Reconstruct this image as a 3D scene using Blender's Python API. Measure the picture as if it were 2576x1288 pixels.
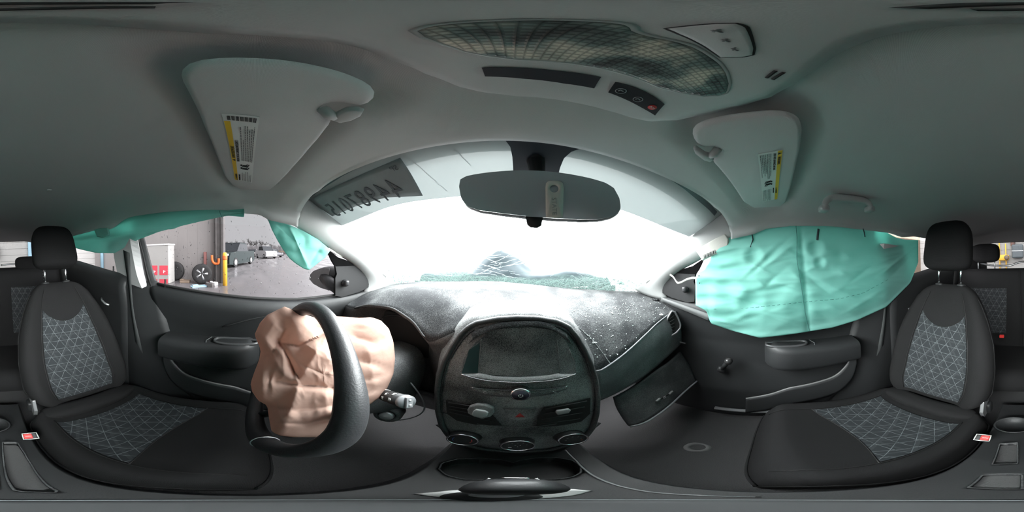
import bpy, math, random
import numpy as np
from mathutils import Vector, Matrix, noise as mnoise

# ------------------------------------------------------------------ clear
for _o in list(bpy.data.objects):
    bpy.data.objects.remove(_o)
SC = bpy.context.scene
COL = SC.collection
PI = math.pi
ZC = 1.13                      # lens height above the yard
CX = -0.033                    # lens a little left of the car's centre line
ROLL = math.radians(1.8)
random.seed(7)

# ------------------------------------------------------------------ camera (360 degree lens)
cd = bpy.data.cameras.new('camera')
cd.type = 'PANO'
try:
    cd.panorama_type = 'EQUIRECTANGULAR'
except Exception:
    cd.cycles.panorama_type = 'EQUIRECTANGULAR'
cd.clip_start = 0.01
cd.clip_end = 500
cam = bpy.data.objects.new('camera', cd)
COL.objects.link(cam)
cam.matrix_world = Matrix.Translation((CX, 0, ZC)) @ Matrix.Rotation(-ROLL, 4, 'Y') @ Matrix.Rotation(PI / 2, 4, 'X')
SC.camera = cam

# ------------------------------------------------------------------ sky, exposure
wd = bpy.data.worlds.new('overcast_sky')
SC.world = wd
wd.use_nodes = True
_nt = wd.node_tree
_nt.nodes.clear()
_out = _nt.nodes.new('ShaderNodeOutputWorld')
_bg = _nt.nodes.new('ShaderNodeBackground')
_tc = _nt.nodes.new('ShaderNodeTexCoord')
_dot = _nt.nodes.new('ShaderNodeVectorMath'); _dot.operation = 'DOT_PRODUCT'
_sun = Vector((0.08, 0.93, 0.27)).normalized()      # bright part of the cloud, ahead of the car
_dot.inputs[1].default_value = _sun
_rmp = _nt.nodes.new('ShaderNodeValToRGB')
_rmp.color_ramp.interpolation = 'EASE'
_e = _rmp.color_ramp.elements
_e[0].position = 0.0; _e[0].color = (0.040, 0.040, 0.041, 1)
_e[1].position = 1.0; _e[1].color = (1.0, 1.0, 1.0, 1)
for _p, _v in ((0.50, 0.050), (0.62, 0.11), (0.74, 0.32), (0.86, 0.68)):
    _m = _e.new(_p); _m.color = (_v * .99, _v, _v * 1.02, 1)
_map = _nt.nodes.new('ShaderNodeMapRange')
_map.inputs[1].default_value = -1; _map.inputs[2].default_value = 1
_nt.links.new(_tc.outputs['Generated'], _dot.inputs[0])
_nt.links.new(_dot.outputs['Value'], _map.inputs[0])
_nt.links.new(_map.outputs[0], _rmp.inputs[0])
_nt.links.new(_rmp.outputs[0], _bg.inputs[0])
_bg.inputs[1].default_value = 24.0
_nt.links.new(_bg.outputs[0], _out.inputs[0])
SC.view_settings.view_transform = 'Standard'
SC.view_settings.look = 'None'
SC.view_settings.gamma = 1
SC.view_settings.exposure = 0.80
try:
    SC.view_settings.use_curve_mapping = False
except Exception:
    pass
SC.cycles.use_denoising = True
SC.cycles.use_adaptive_sampling = True
SC.cycles.adaptive_threshold = 0.1
SC.cycles.adaptive_min_samples = 16
SC.cycles.max_bounces = 5
SC.cycles.diffuse_bounces = 4
SC.cycles.glossy_bounces = 2
SC.cycles.transmission_bounces = 4
SC.cycles.transparent_max_bounces = 10
SC.cycles.sample_clamp_indirect = 8
SC.cycles.caustics_reflective = False
SC.cycles.caustics_refractive = False

# ------------------------------------------------------------------ picture -> car space (z = 0 at lens height)
CAMP = np.array([CX, 0, 0.0])
RT = np.array([math.cos(ROLL), 0, math.sin(ROLL)])
UPV = np.array([-math.sin(ROLL), 0, math.cos(ROLL)])
FWD = np.array([0, 1.0, 0])

def ray(u, v):
    az = (u / 2576 - .5) * 2 * PI
    el = (.5 - v / 1288) * PI
    return math.sin(az) * math.cos(el) * RT + math.cos(az) * math.cos(el) * FWD + math.sin(el) * UPV

def ax(u, v, x):
    d = ray(u, v); return CAMP + d * ((x - CAMP[0]) / d[0])
def ay(u, v, y):
    d = ray(u, v); return CAMP + d * (y / d[1])
def az_(u, v, z):
    d = ray(u, v); return CAMP + d * (z / d[2])
def ar(u, v, r):
    return CAMP + ray(u, v) * r
def apl(u, v, p, n):
    d = ray(u, v); p = np.asarray(p, float); n = np.asarray(n, float)
    return CAMP + d * (np.dot(p - CAMP, n) / np.dot(d, n))
def proj(P):
    q = np.asarray(P, float) - CAMP
    a = np.stack([q @ RT, q @ FWD, q @ UPV], -1)
    n = np.linalg.norm(a, axis=-1)
    return np.stack([(np.arctan2(a[..., 0], a[..., 1]) / (2 * PI) + .5) * 2576, (.5 - np.arcsin(a[..., 2] / n) / PI) * 1288], -1)

def interp(t, pts):
    return float(np.interp(t, [p[0] for p in pts], [p[1] for p in pts]))
def sm(t):
    t = max(0.0, min(1.0, t)); return t * t * (3 - 2 * t)
def resample(P, n, smooth=False):
    P = np.asarray(P, float)
    if smooth and len(P) > 2:
        Q = [P[0]]
        for i in range(len(P) - 1):
            p0 = P[max(i - 1, 0)]; p1 = P[i]; p2 = P[i + 1]; p3 = P[min(i + 2, len(P) - 1)]
            for k in range(1, 9):
                t = k / 8
                Q.append(.5 * ((2 * p1) + (-p0 + p2) * t + (2 * p0 - 5 * p1 + 4 * p2 - p3) * t * t + (-p0 + 3 * p1 - 3 * p2 + p3) * t ** 3))
        P = np.array(Q)
    d = np.r_[0, np.cumsum(np.linalg.norm(np.diff(P, axis=0), axis=1))]
    s = np.linspace(0, d[-1], n)
    return np.stack([np.interp(s, d, P[:, k]) for k in range(P.shape[1])], 1)
def nz(x, y, z, s=1.0):
    return mnoise.noise(Vector((x * s, y * s, z * s)))

# ------------------------------------------------------------------ shapes: each returns (verts, faces)
def grid(fn, nu, nv, cu=False, cv=False):
    V = [fn(i / (nu if cu else nu - 1), j / (nv if cv else nv - 1)) for j in range(nv) for i in range(nu)]
    F = []
    for j in range(nv if cv else nv - 1):
        for i in range(nu if cu else nu - 1):
            a = j * nu + i; b = j * nu + (i + 1) % nu
            c = ((j + 1) % nv) * nu + (i + 1) % nu; d = ((j + 1) % nv) * nu + i
            F.append((a, b, c, d))
    return V, F
def rows(R, smooth=False, n=None, sv=False, m=None):
    R = [resample(r, n, smooth) if n else np.asarray(r, float) for r in R]
    if m:
        A = np.array(R)
        A2 = [resample(A[:, k], m, sv) for k in range(A.shape[1])]
        R = [np.array([A2[k][j] for k in range(A.shape[1])]) for j in range(m)]
    nu = len(R[0]); nv = len(R)
    V = [tuple(R[j][i]) for j in range(nv) for i in range(nu)]
    F = [(j * nu + i, j * nu + i + 1, (j + 1) * nu + i + 1, (j + 1) * nu + i) for j in range(nv - 1) for i in range(nu - 1)]
    return V, F
def join(*gs):
    V = []; F = []
    for v, f in gs:
        o = len(V); V += [tuple(p) for p in v]; F += [tuple(i + o for i in q) for q in f]
    return V, F
def box(c, s, M=None):
    c = np.asarray(c, float); V = []
    for dx in (-.5, .5):
        for dy in (-.5, .5):
            for dz in (-.5, .5):
                p = np.array([dx * s[0], dy * s[1], dz * s[2]])
                if M is not None: p = M @ p
                V.append(tuple(c + p))
    return V, [(0, 1, 3, 2), (4, 6, 7, 5), (0, 4, 5, 1), (2, 3, 7, 6), (0, 2, 6, 4), (1, 5, 7, 3)]
def rotm(axis, deg):
    return np.array(Matrix.Rotation(math.radians(deg), 3, axis))
def tube(path, r, n=10, closed=False, caps=True, flat=None):
    P = [np.asarray(p, float) for p in path]; m = len(P); V = []; F = []
    prev = None
    for i in range(m):
        a = P[(i - 1) % m] if (closed or i > 0) else P[i]
        b = P[(i + 1) % m] if (closed or i < m - 1) else P[i]
        t = (b - a) / (np.linalg.norm(b - a) + 1e-12)
        if prev is None:
            h = np.array([0, 0, 1.0]) if abs(t[2]) < .9 else np.array([1.0, 0, 0])
            n1 = np.cross(t, h)
        else:
            n1 = prev - t * np.dot(prev, t)
        n1 /= np.linalg.norm(n1) + 1e-12
        prev = n1; n2 = np.cross(t, n1)
        rr = r[i] if hasattr(r, '__len__') else r
        for k in range(n):
            an = 2 * PI * k / n
            f2 = flat if flat else 1.0
            V.append(tuple(P[i] + rr * (math.cos(an) * n1 + f2 * math.sin(an) * n2)))
    for i in range(m if closed else m - 1):
        for k in range(n):
            j = (i + 1) % m
            F.append((i * n + k, i * n + (k + 1) % n, j * n + (k + 1) % n, j * n + k))
    if caps and not closed:
        F.append(tuple(range(n - 1, -1, -1))); F.append(tuple((m - 1) * n + k for k in range(n)))
    return V, F
def frame_of(n):
    n = np.asarray(n, float); n = n / np.linalg.norm(n)
    h = np.array([0, 0, 1.0]) if abs(n[2]) < .95 else np.array([0, 1.0, 0])
    a = np.cross(h, n); a /= np.linalg.norm(a)
    return a, np.cross(n, a), n
def lathe(prof, c, n=(0, 0, 1), seg=28, sx=1.0, sy=1.0):
    a, b, d = frame_of(n); c = np.asarray(c, float); V = []; F = []
    for r, h in prof:
        for k in range(seg):
            an = 2 * PI * k / seg
            V.append(tuple(c + d * h + r * (sx * math.cos(an) * a + sy * math.sin(an) * b)))
    m = len(prof)
    for i in range(m - 1):
        for k in range(seg):
            F.append((i * seg + k, i * seg + (k + 1) % seg, (i + 1) * seg + (k + 1) % seg, (i + 1) * seg + k))
    if prof[0][0] > 1e-6: F.append(tuple(range(seg - 1, -1, -1)))
    if prof[-1][0] > 1e-6: F.append(tuple((m - 1) * seg + k for k in range(seg)))
    return V, F
def prism(poly, off):
    P = [np.asarray(p, float) for p in poly]; off = np.asarray(off, float); m = len(P)
    V = [tuple(p) for p in P] + [tuple(p + off) for p in P]
    F = [tuple(range(m)), tuple(range(2 * m - 1, m - 1, -1))]
    F += [(i, (i + 1) % m, m + (i + 1) % m, m + i) for i in range(m)]
    return V, F
def pillow(poly, n, thick, rim=.35, steps=5):
    P = np.array([np.asarray(p, float) for p in poly]); n = np.asarray(n, float); n = n / np.linalg.norm(n)
    T = np.roll(P, -1, 0) - np.roll(P, 1, 0); I = np.cross(n, T); I /= np.linalg.norm(I, axis=1)[:, None] + 1e-12
    area = sum(np.dot(np.cross(P[i] - P[0], P[(i + 1) % len(P)] - P[0]), n) for i in range(len(P)))
    if area < 0: I = -I
    for _ in range(2): I = (np.roll(I, 1, 0) + 2 * I + np.roll(I, -1, 0)) / 4
    return _pillow(P, n, thick, rim, steps, I)
def _pillow(poly, n, thick, rim, steps, I):
    """outline raised to a softly rounded slab on both sides along n"""
    P = np.array([np.asarray(p, float) for p in poly]); n = np.asarray(n, float); n = n / np.linalg.norm(n)
    c = P.mean(0); m = len(P); V = []; F = []
    rings = []
    for k in range(2 * steps + 1):
        a = -PI / 2 + PI * k / (2 * steps)
        inset = (1 - math.cos(a)) * rim * thick; h = math.sin(a) * thick / 2
        ring = []
        for i in range(m):
            ring.append(P[i] + I[i] * inset + n * h)
        rings.append(ring)
    for rg in rings: V += [tuple(p) for p in rg]
    K = len(rings)
    for k in range(K - 1):
        for i in range(m):
            F.append((k * m + i, k * m + (i + 1) % m, (k + 1) * m + (i + 1) % m, (k + 1) * m + i))
    F.append(tuple(range(m - 1, -1, -1))); F.append(tuple((K - 1) * m + i for i in range(m)))
    return V, F
def superell(c, s, n=(0, 0, 1), e=.5, e2=.5, nu=28, nv=16, M=None):
    def sp(x, p): return math.copysign(abs(x) ** p, x)
    c = np.asarray(c, float)
    def fn(u, v):
        a = 2 * PI * u; b = -PI / 2 + PI * v
        p = np.array([s[0] / 2 * sp(math.cos(b), e) * sp(math.cos(a), e2), s[1] / 2 * sp(math.cos(b), e) * sp(math.sin(a), e2), s[2] / 2 * sp(math.sin(b), e)])
        if M is not None: p = M @ p
        return tuple(c + p)
    return grid(fn, nu, nv, cu=True)
def mirx(g):
    v, f = g
    return [(-p[0], p[1], p[2]) for p in v], [tuple(reversed(q)) for q in f]
def xf(g, M, t=(0, 0, 0)):
    v, f = g; t = np.asarray(t, float)
    return [tuple(M @ np.asarray(p, float) + t) for p in v], f

# ------------------------------------------------------------------ objects
WL = {}
def tag(o, label=None, cat=None, group=None, kind=None):
    if label: o['label'] = label
    if cat: o['category'] = cat
    if group: o['group'] = group
    if kind: o['kind'] = kind
    return o
def thing(name, base, label, cat, group=None, kind=None):
    o = bpy.data.objects.new(name, None); COL.objects.link(o)
    L = Vector((base[0], base[1], base[2] + ZC)); o.location = L; WL[o] = L
    o.empty_display_size = .05
    return tag(o, label, cat, group, kind)
def obj(name, g, mat, parent=None, smooth=True, uv=None, solid=0, bevel=0, sub=0, mats=None, fm=None, label=None, cat=None, group=None, kind=None, off=-1, auto=None):
    V, F = g
    V = np.array([tuple(p) for p in V], float); V[:, 2] += ZC
    c = (V.min(0) + V.max(0)) / 2
    me = bpy.data.meshes.new(name)
    me.from_pydata([tuple(p) for p in (V - c)], [], [list(f) for f in F])
    me.validate()
    for m in (mats or [mat]): me.materials.append(m)
    if fm is not None and len(me.polygons) == len(fm): me.polygons.foreach_set('material_index', fm)
    me.polygons.foreach_set('use_smooth', [smooth] * len(me.polygons))
    if uv is not None:
        ul = me.uv_layers.new(name='UVMap')
        for lp in me.loops: ul.data[lp.index].uv = uv[lp.vertex_index]
    if auto is not None:
        try:
            me.set_sharp_from_angle(angle=math.radians(auto))
        except Exception:
            pass
    o = bpy.data.objects.new(name, me); COL.objects.link(o)
    L = Vector(c)
    if parent is not None:
        o.parent = parent; o.location = L - WL[parent]
    else:
        o.location = L
    WL[o] = L
    if solid:
        m = o.modifiers.new('thickness', 'SOLIDIFY'); m.thickness = solid; m.offset = off
    if bevel:
        m = o.modifiers.new('edge', 'BEVEL'); m.width = bevel; m.segments = 3; m.limit_method = 'ANGLE'; m.angle_limit = math.radians(40)
        m.harden_normals = False
    if sub:
        m = o.modifiers.new('smooth', 'SUBSURF'); m.levels = sub; m.render_levels = sub
    return tag(o, label, cat, group, kind)
def text(name, s, p, xdir, ydir, size, mat, parent, align='LEFT', flipx=False, ext=0.0002, xs=1.0):
    cu = bpy.data.curves.new(name, 'FONT'); cu.body = s; cu.size = size; cu.align_x = align; cu.extrude = ext; cu.resolution_u = 3
    cu.materials.append(mat)
    o = bpy.data.objects.new(name, cu); COL.objects.link(o)
    X = Vector(xdir).normalized(); Y = Vector(ydir); Y = (Y - X * Y.dot(X)).normalized(); Z = X.cross(Y)
    M = Matrix((X, Y, Z)).transposed().to_4x4()
    if flipx: M = M @ Matrix.Diagonal((-1, 1, 1, 1))
    M = M @ Matrix.Diagonal((xs, 1, 1, 1))
    L = Vector((p[0], p[1], p[2] + ZC))
    M.translation = L - (WL[parent] if parent is not None else Vector())
    if parent is not None: o.parent = parent
    o.matrix_local = M
    WL[o] = L
    return o

# ------------------------------------------------------------------ materials
def lin(h):
    h = h.lstrip('#'); c = [int(h[i:i + 2], 16) / 255 for i in (0, 2, 4)]
    return tuple(x / 12.92 if x <= .04045 else ((x + .055) / 1.055) ** 2.4 for x in c)
def _new(name):
    m = bpy.data.materials.new(name); m.use_nodes = True
    nt = m.node_tree; nt.nodes.clear()
    o = nt.nodes.new('ShaderNodeOutputMaterial'); return m, nt, o
def N(nt, t, **k):
    n = nt.nodes.new(t)
    for a, b in k.items(): setattr(n, a, b)
    return n
def pm(name, col, rough=.6, metal=0, spec=.5, var=0, vs=8, bump=0, bs=200, dust=0, ds=300, dcol=(.62, .64, .64), d0=.20, crumple=0, trans=0, detail=2, bd=.002, coat=0):
    m, nt, out = _new(name)
    b = N(nt, 'ShaderNodeBsdfPrincipled')
    b.inputs['Base Color'].default_value = (*col, 1); b.inputs['Roughness'].default_value = rough
    b.inputs['Metallic'].default_value = metal; b.inputs['Specular IOR Level'].default_value = spec
    if coat: b.inputs['Coat Weight'].default_value = coat
    tc = N(nt, 'ShaderNodeTexCoord'); last = None
    if var:
        n = N(nt, 'ShaderNodeTexNoise'); n.inputs['Scale'].default_value = vs; n.inputs['Detail'].default_value = 4
        nt.links.new(tc.outputs['Object'], n.inputs['Vector'])
        mx = N(nt, 'ShaderNodeMix', data_type='RGBA')
        nt.links.new(n.outputs[0], mx.inputs[0])
        mx.inputs[6].default_value = (*[max(0, c * (1 - var)) for c in col], 1); mx.inputs[7].default_value = (*[min(1, c * (1 + var)) for c in col], 1)
        last = mx.outputs[2]; nt.links.new(last, b.inputs['Base Color'])
    if dust:
        n = N(nt, 'ShaderNodeTexNoise'); n.inputs['Scale'].default_value = ds; n.inputs['Detail'].default_value = 3
        n2 = N(nt, 'ShaderNodeTexNoise'); n2.inputs['Scale'].default_value = 9; n2.inputs['Detail'].default_value = 5
        nt.links.new(tc.outputs['Object'], n.inputs['Vector']); nt.links.new(tc.outputs['Object'], n2.inputs['Vector'])
        mu = N(nt, 'ShaderNodeMath', operation='MULTIPLY'); nt.links.new(n.outputs[0], mu.inputs[0]); nt.links.new(n2.outputs[0], mu.inputs[1])
        r = N(nt, 'ShaderNodeMapRange'); nt.links.new(mu.outputs[0], r.inputs[0])
        r.inputs[1].default_value = d0; r.inputs[2].default_value = d0 + .22; r.inputs[4].default_value = dust
        mx = N(nt, 'ShaderNodeMix', data_type='RGBA'); nt.links.new(r.outputs[0], mx.inputs[0])
        if last: nt.links.new(last, mx.inputs[6])
        else: mx.inputs[6].default_value = (*col, 1)
        mx.inputs[7].default_value = (*dcol, 1)
        nt.links.new(mx.outputs[2], b.inputs['Base Color'])
    if bump:
        n = N(nt, 'ShaderNodeTexNoise'); n.inputs['Scale'].default_value = bs; n.inputs['Detail'].default_value = detail
        nt.links.new(tc.outputs['Object'], n.inputs['Vector'])
        bp = N(nt, 'ShaderNodeBump'); bp.inputs['Strength'].default_value = bump; bp.inputs['Distance'].default_value = bd
        nt.links.new(n.outputs[0], bp.inputs['Height']); nt.links.new(bp.outputs[0], b.inputs['Normal'])
        if crumple:
            rn = N(nt, 'ShaderNodeTexNoise'); rn.noise_type = 'RIDGED_MULTIFRACTAL'; rn.inputs['Scale'].default_value = crumple; rn.inputs['Detail'].default_value = 3
            nt.links.new(tc.outputs['Object'], rn.inputs['Vector'])
            b2 = N(nt, 'ShaderNodeBump'); b2.inputs['Strength'].default_value = .55; b2.inputs['Distance'].default_value = .006
            nt.links.new(rn.outputs[0], b2.inputs['Height']); nt.links.new(bp.outputs[0], b2.inputs['Normal']); nt.links.new(b2.outputs[0], b.inputs['Normal'])
    if trans:
        t = N(nt, 'ShaderNodeBsdfTranslucent')
        src = b.inputs['Base Color'].links[0].from_socket if b.inputs['Base Color'].links else None
        if src: nt.links.new(src, t.inputs[0])
        else: t.inputs[0].default_value = (*col, 1)
        mxs = N(nt, 'ShaderNodeMixShader'); mxs.inputs[0].default_value = trans
        nt.links.new(b.outputs[0], mxs.inputs[1]); nt.links.new(t.outputs[0], mxs.inputs[2]); nt.links.new(mxs.outputs[0], out.inputs[0])
    else:
        nt.links.new(b.outputs[0], out.inputs[0])
    return m
def weave(name, col, scale=900, amt=.18, rough=.95):
    """fine knitted cloth: two crossed waves in relief and tone"""
    m, nt, out = _new(name)
    b = N(nt, 'ShaderNodeBsdfPrincipled'); b.inputs['Roughness'].default_value = rough; b.inputs['Specular IOR Level'].default_value = .15
    tc = N(nt, 'ShaderNodeTexCoord')
    w = N(nt, 'ShaderNodeTexWave'); w.inputs['Scale'].default_value = scale / 6.28; w.bands_direction = 'DIAGONAL'; w.inputs['Distortion'].default_value = 0
    w2 = N(nt, 'ShaderNodeTexWave'); w2.inputs['Scale'].default_value = scale / 6.28; w2.bands_direction = 'Y'; w2.inputs['Distortion'].default_value = 0
    nt.links.new(tc.outputs['Object'], w.inputs['Vector']); nt.links.new(tc.outputs['Object'], w2.inputs['Vector'])
    mu = N(nt, 'ShaderNodeMath', operation='MULTIPLY'); nt.links.new(w.outputs['Fac'], mu.inputs[0]); nt.links.new(w2.outputs['Fac'], mu.inputs[1])
    mx = N(nt, 'ShaderNodeMix', data_type='RGBA'); nt.links.new(mu.outputs[0], mx.inputs[0])
    mx.inputs[6].default_value = (*[c * (1 - amt) for c in col], 1); mx.inputs[7].default_value = (*[min(1, c * (1 + amt)) for c in col], 1)
    nt.links.new(mx.outputs[2], b.inputs['Base Color'])
    bp = N(nt, 'ShaderNodeBump'); bp.inputs['Strength'].default_value = .25; bp.inputs['Distance'].default_value = .001
    nt.links.new(mu.outputs[0], bp.inputs['Height']); nt.links.new(bp.outputs[0], b.inputs['Normal'])
    nt.links.new(b.outputs[0], out.inputs[0]); return m
def tri_fabric(name, base, base2, line):
    """grey cloth printed with a net of triangles; UV in metres"""
    m, nt, out = _new(name)
    b = N(nt, 'ShaderNodeBsdfPrincipled'); b.inputs['Roughness'].default_value = .9; b.inputs['Specular IOR Level'].default_value = .2
    uv = N(nt, 'ShaderNodeUVMap'); total = None
    ns = N(nt, 'ShaderNodeTexNoise'); ns.inputs['Scale'].default_value = 38; ns.inputs['Detail'].default_value = 2
    nt.links.new(uv.outputs[0], ns.inputs['Vector'])
    wide = None
    for k, ang in enumerate((4, 63, 121)):
        a = math.radians(ang)
        for wdt, per, ph in ((.045, .040, 0), (.10, .080, .21 + .13 * k)):
            dp = N(nt, 'ShaderNodeVectorMath', operation='DOT_PRODUCT'); nt.links.new(uv.outputs[0], dp.inputs[0])
            dp.inputs[1].default_value = (-math.sin(a) / per, math.cos(a) / per, 0)
            ad = N(nt, 'ShaderNodeMath', operation='ADD'); nt.links.new(dp.outputs['Value'], ad.inputs[0]); ad.inputs[1].default_value = ph
            fr = N(nt, 'ShaderNodeMath', operation='FRACT'); nt.links.new(ad.outputs[0], fr.inputs[0])
            lt = N(nt, 'ShaderNodeMath', operation='LESS_THAN'); nt.links.new(fr.outputs[0], lt.inputs[0]); lt.inputs[1].default_value = wdt
            if wdt < .05:
                if total is None: total = lt.outputs[0]
                else:
                    mx_ = N(nt, 'ShaderNodeMath', operation='MAXIMUM'); nt.links.new(total, mx_.inputs[0]); nt.links.new(lt.outputs[0], mx_.inputs[1]); total = mx_.outputs[0]
            else:
                if wide is None: wide = lt.outputs[0]
                else:
                    mx_ = N(nt, 'ShaderNodeMath', operation='MAXIMUM'); nt.links.new(wide, mx_.inputs[0]); nt.links.new(lt.outputs[0], mx_.inputs[1]); wide = mx_.outputs[0]
    c1 = N(nt, 'ShaderNodeMix', data_type='RGBA'); nt.links.new(wide, c1.inputs[0]); c1.inputs[6].default_value = (*base, 1); c1.inputs[7].default_value = (*base2, 1)
    rg = N(nt, 'ShaderNodeMapRange'); nt.links.new(ns.outputs[0], rg.inputs[0]); rg.inputs[1].default_value = .35; rg.inputs[2].default_value = .65; rg.inputs[3].default_value = .3; rg.inputs[4].default_value = 1
    ml = N(nt, 'ShaderNodeMath', operation='MULTIPLY'); nt.links.new(total, ml.inputs[0]); nt.links.new(rg.outputs[0], ml.inputs[1])
    c2 = N(nt, 'ShaderNodeMix', data_type='RGBA'); nt.links.new(ml.outputs[0], c2.inputs[0]); nt.links.new(c1.outputs[2], c2.inputs[6]); c2.inputs[7].default_value = (*line, 1)
    nt.links.new(c2.outputs[2], b.inputs['Base Color'])
    nt.links.new(b.outputs[0], out.inputs[0]); return m
def glass(name, tint, gloss=.06, rough=.02):
    m, nt, out = _new(name)
    t = N(nt, 'ShaderNodeBsdfTransparent'); t.inputs[0].default_value = (*tint, 1)
    g = N(nt, 'ShaderNodeBsdfGlossy'); g.inputs['Roughness'].default_value = rough
    mx = N(nt, 'ShaderNodeMixShader'); mx.inputs[0].default_value = gloss
    nt.links.new(t.outputs[0], mx.inputs[1]); nt.links.new(g.outputs[0], mx.inputs[2]); nt.links.new(mx.outputs[0], out.inputs[0]); return m
def film(name, col, clear, tcol):
    """see-through film: a little clear light, a little diffused through, the rest reflected"""
    m, nt, out = _new(name)
    t = N(nt, 'ShaderNodeBsdfTransparent'); t.inputs[0].default_value = (clear, clear, clear, 1)
    d = N(nt, 'ShaderNodeBsdfDiffuse'); d.inputs[0].default_value = (*col, 1)
    tr = N(nt, 'ShaderNodeBsdfTranslucent'); tr.inputs[0].default_value = (*tcol, 1)
    a = N(nt, 'ShaderNodeAddShader'); b = N(nt, 'ShaderNodeAddShader')
    nt.links.new(d.outputs[0], a.inputs[0]); nt.links.new(tr.outputs[0], a.inputs[1])
    nt.links.new(a.outputs[0], b.inputs[0]); nt.links.new(t.outputs[0], b.inputs[1]); nt.links.new(b.outputs[0], out.inputs[0]); return m

M = {}
M['headliner'] = weave('headliner_cloth', (.62, .625, .62), 3200, .10)
M['grey_plastic'] = pm('light_grey_trim', (.47, .475, .47), .55, bump=.15, bs=900, bd=.0005)
M['visor'] = weave('visor_vinyl', (.66, .66, .655), 2600, .06)
M['console_grey'] = pm('overhead_plastic', (.54, .545, .54), .55, bump=.2, bs=1400, bd=.0004)
M['black'] = pm('black_plastic', (.022, .023, .024), .5, bump=.3, bs=700, bd=.0006)
M['black_soft'] = pm('soft_black', (.018, .018, .019), .75, bump=.2, bs=500, bd=.0006)
M['door'] = pm('door_trim_black', (.021, .0225, .0235), .55, bump=.35, bs=650, bd=.0007, var=.2, vs=5)
M['dash'] = pm('dusty_glare_dashboard', (.046, .048, .051), .8, spec=.08, bump=.3, bs=600, bd=.0008, dust=.30, ds=420)  # dust specks, with windscreen glare painted in as extra paleness
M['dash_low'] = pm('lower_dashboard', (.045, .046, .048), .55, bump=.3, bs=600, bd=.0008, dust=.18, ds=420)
M['stack'] = pm('dusty_hazed_black', (.020, .021, .023), .32, bump=.1, bs=600, bd=.0005, dust=.6, ds=520, d0=.13)  # real dust, raised further to paint haze over the black
M['screen'] = pm('dark_screen', (.014, .015, .017), .25, dust=.5, ds=700, d0=.14)  # pale layer is dust plus painted haze
M['rubber'] = pm('rubber', (.012, .012, .012), .7)
M['leather'] = pm('wheel_leather', (.028, .029, .031), .45, bump=.5, bs=420, bd=.0008, detail=4)
M['carpet'] = pm('carpet', (.045, .045, .046), .95, bump=.6, bs=500, bd=.002)
M['seat'] = weave('seat_cloth', (.019, .019, .0195), 1500, .22)
M['seat_rear'] = weave('rear_seat_cloth', (.015, .015, .0155), 1500, .2)
M['insert'] = tri_fabric('triangle_cloth', (.030, .034, .037), (.041, .046, .049), (.155, .172, .18))
M['chrome'] = pm('chrome', (.75, .76, .78), .16, metal=1)
M['satin'] = pm('satin_silver', (.55, .56, .57), .35, metal=.7)
M['white'] = pm('white_print', (.80, .80, .80), .6)
M['dim'] = pm('grey_print', (.20, .20, .20), .7)
M['ink'] = pm('black_ink', (.02, .02, .02), .7)
M['yellow'] = pm('warning_yellow', (.80, .52, .03), .6)
M['paper'] = pm('label_paper', (.74, .76, .74), .6)
M['red'] = pm('buckle_red', (.78, .05, .045), .35)
M['red_print'] = pm('red_print', (.60, .05, .05), .5)
M['blue_print'] = pm('blue_print', (.05, .12, .45), .5)
M['teal'] = pm('teal_airbag_cloth', (.265, .60, .53), .8, spec=.2, var=.06, vs=6, bump=.2, bs=60, bd=.002, trans=.45, detail=3, crumple=7)
M['teal_dark'] = pm('teal_thread', (.02, .11, .10), .9)
M['pink'] = pm('pink_airbag_cloth', (.56, .385, .318), .75, spec=.2, var=.10, vs=9, bump=.35, bs=55, bd=.003, trans=.48, detail=4, crumple=11)
M['tape'] = pm('white_tape', (.50, .50, .46), .8, bump=.3, bs=300, bd=.001)
M['belt'] = weave('belt_web', (.075, .08, .08), 1800, .3)
M['glass'] = glass('side_glass', (.265, .26, .265), .025)
M['rear_glass'] = glass('tailgate_glass', (.115, .115, .117), .025)
M['band'] = film('shade_band', (.25, .27, .27), .006, (.027, .031, .031))
M['frit'] = pm('black_frit', (.028, .034, .045), .4)
M['sticker'] = pm('sticker_back', (.18, .21, .22), .6, var=.15, vs=20)
M['sticker_ink'] = pm('sticker_digits', (.05, .065, .075), .6)
M['mirror'] = pm('mirror_silver', (.62, .69, .73), .2, metal=.4)
M['lamp'] = None
M['drop'] = glass('rain_drop', (.62, .62, .63), .10)
M['shard'] = pm('glass_crumb', (.85, .95, .92), .1, spec=1)
# ================================================================== SETTING: yard outside
GZ = -ZC
def asphalt():
    m, nt, out = _new('wet_asphalt')
    b = N(nt, 'ShaderNodeBsdfPrincipled'); tc = N(nt, 'ShaderNodeTexCoord')
    n = N(nt, 'ShaderNodeTexNoise'); n.inputs['Scale'].default_value = .55; n.inputs['Detail'].default_value = 6
    mp = N(nt, 'ShaderNodeMapping'); mp.inputs['Scale'].default_value = (.6, 2.2, 1)
    nt.links.new(tc.outputs['Object'], mp.inputs[0]); nt.links.new(mp.outputs[0], n.inputs['Vector'])
    mx = N(nt, 'ShaderNodeMix', data_type='RGBA'); nt.links.new(n.outputs[0], mx.inputs[0])
    mx.inputs[6].default_value = (.085, .080, .082, 1); mx.inputs[7].default_value = (.15, .142, .145, 1)
    nt.links.new(mx.outputs[2], b.inputs['Base Color'])
    r = N(nt, 'ShaderNodeMapRange'); nt.links.new(n.outputs[0], r.inputs[0]); r.inputs[1].default_value = .4; r.inputs[2].default_value = .62; r.inputs[3].default_value = .22; r.inputs[4].default_value = .6
    nt.links.new(r.outputs[0], b.inputs['Roughness'])
    nt.links.new(b.outputs[0], out.inputs[0]); return m
M['asphalt'] = asphalt()
def ring_ground(u, v):
    return (-90 + 180 * u, -90 + 180 * v, GZ)
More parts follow.
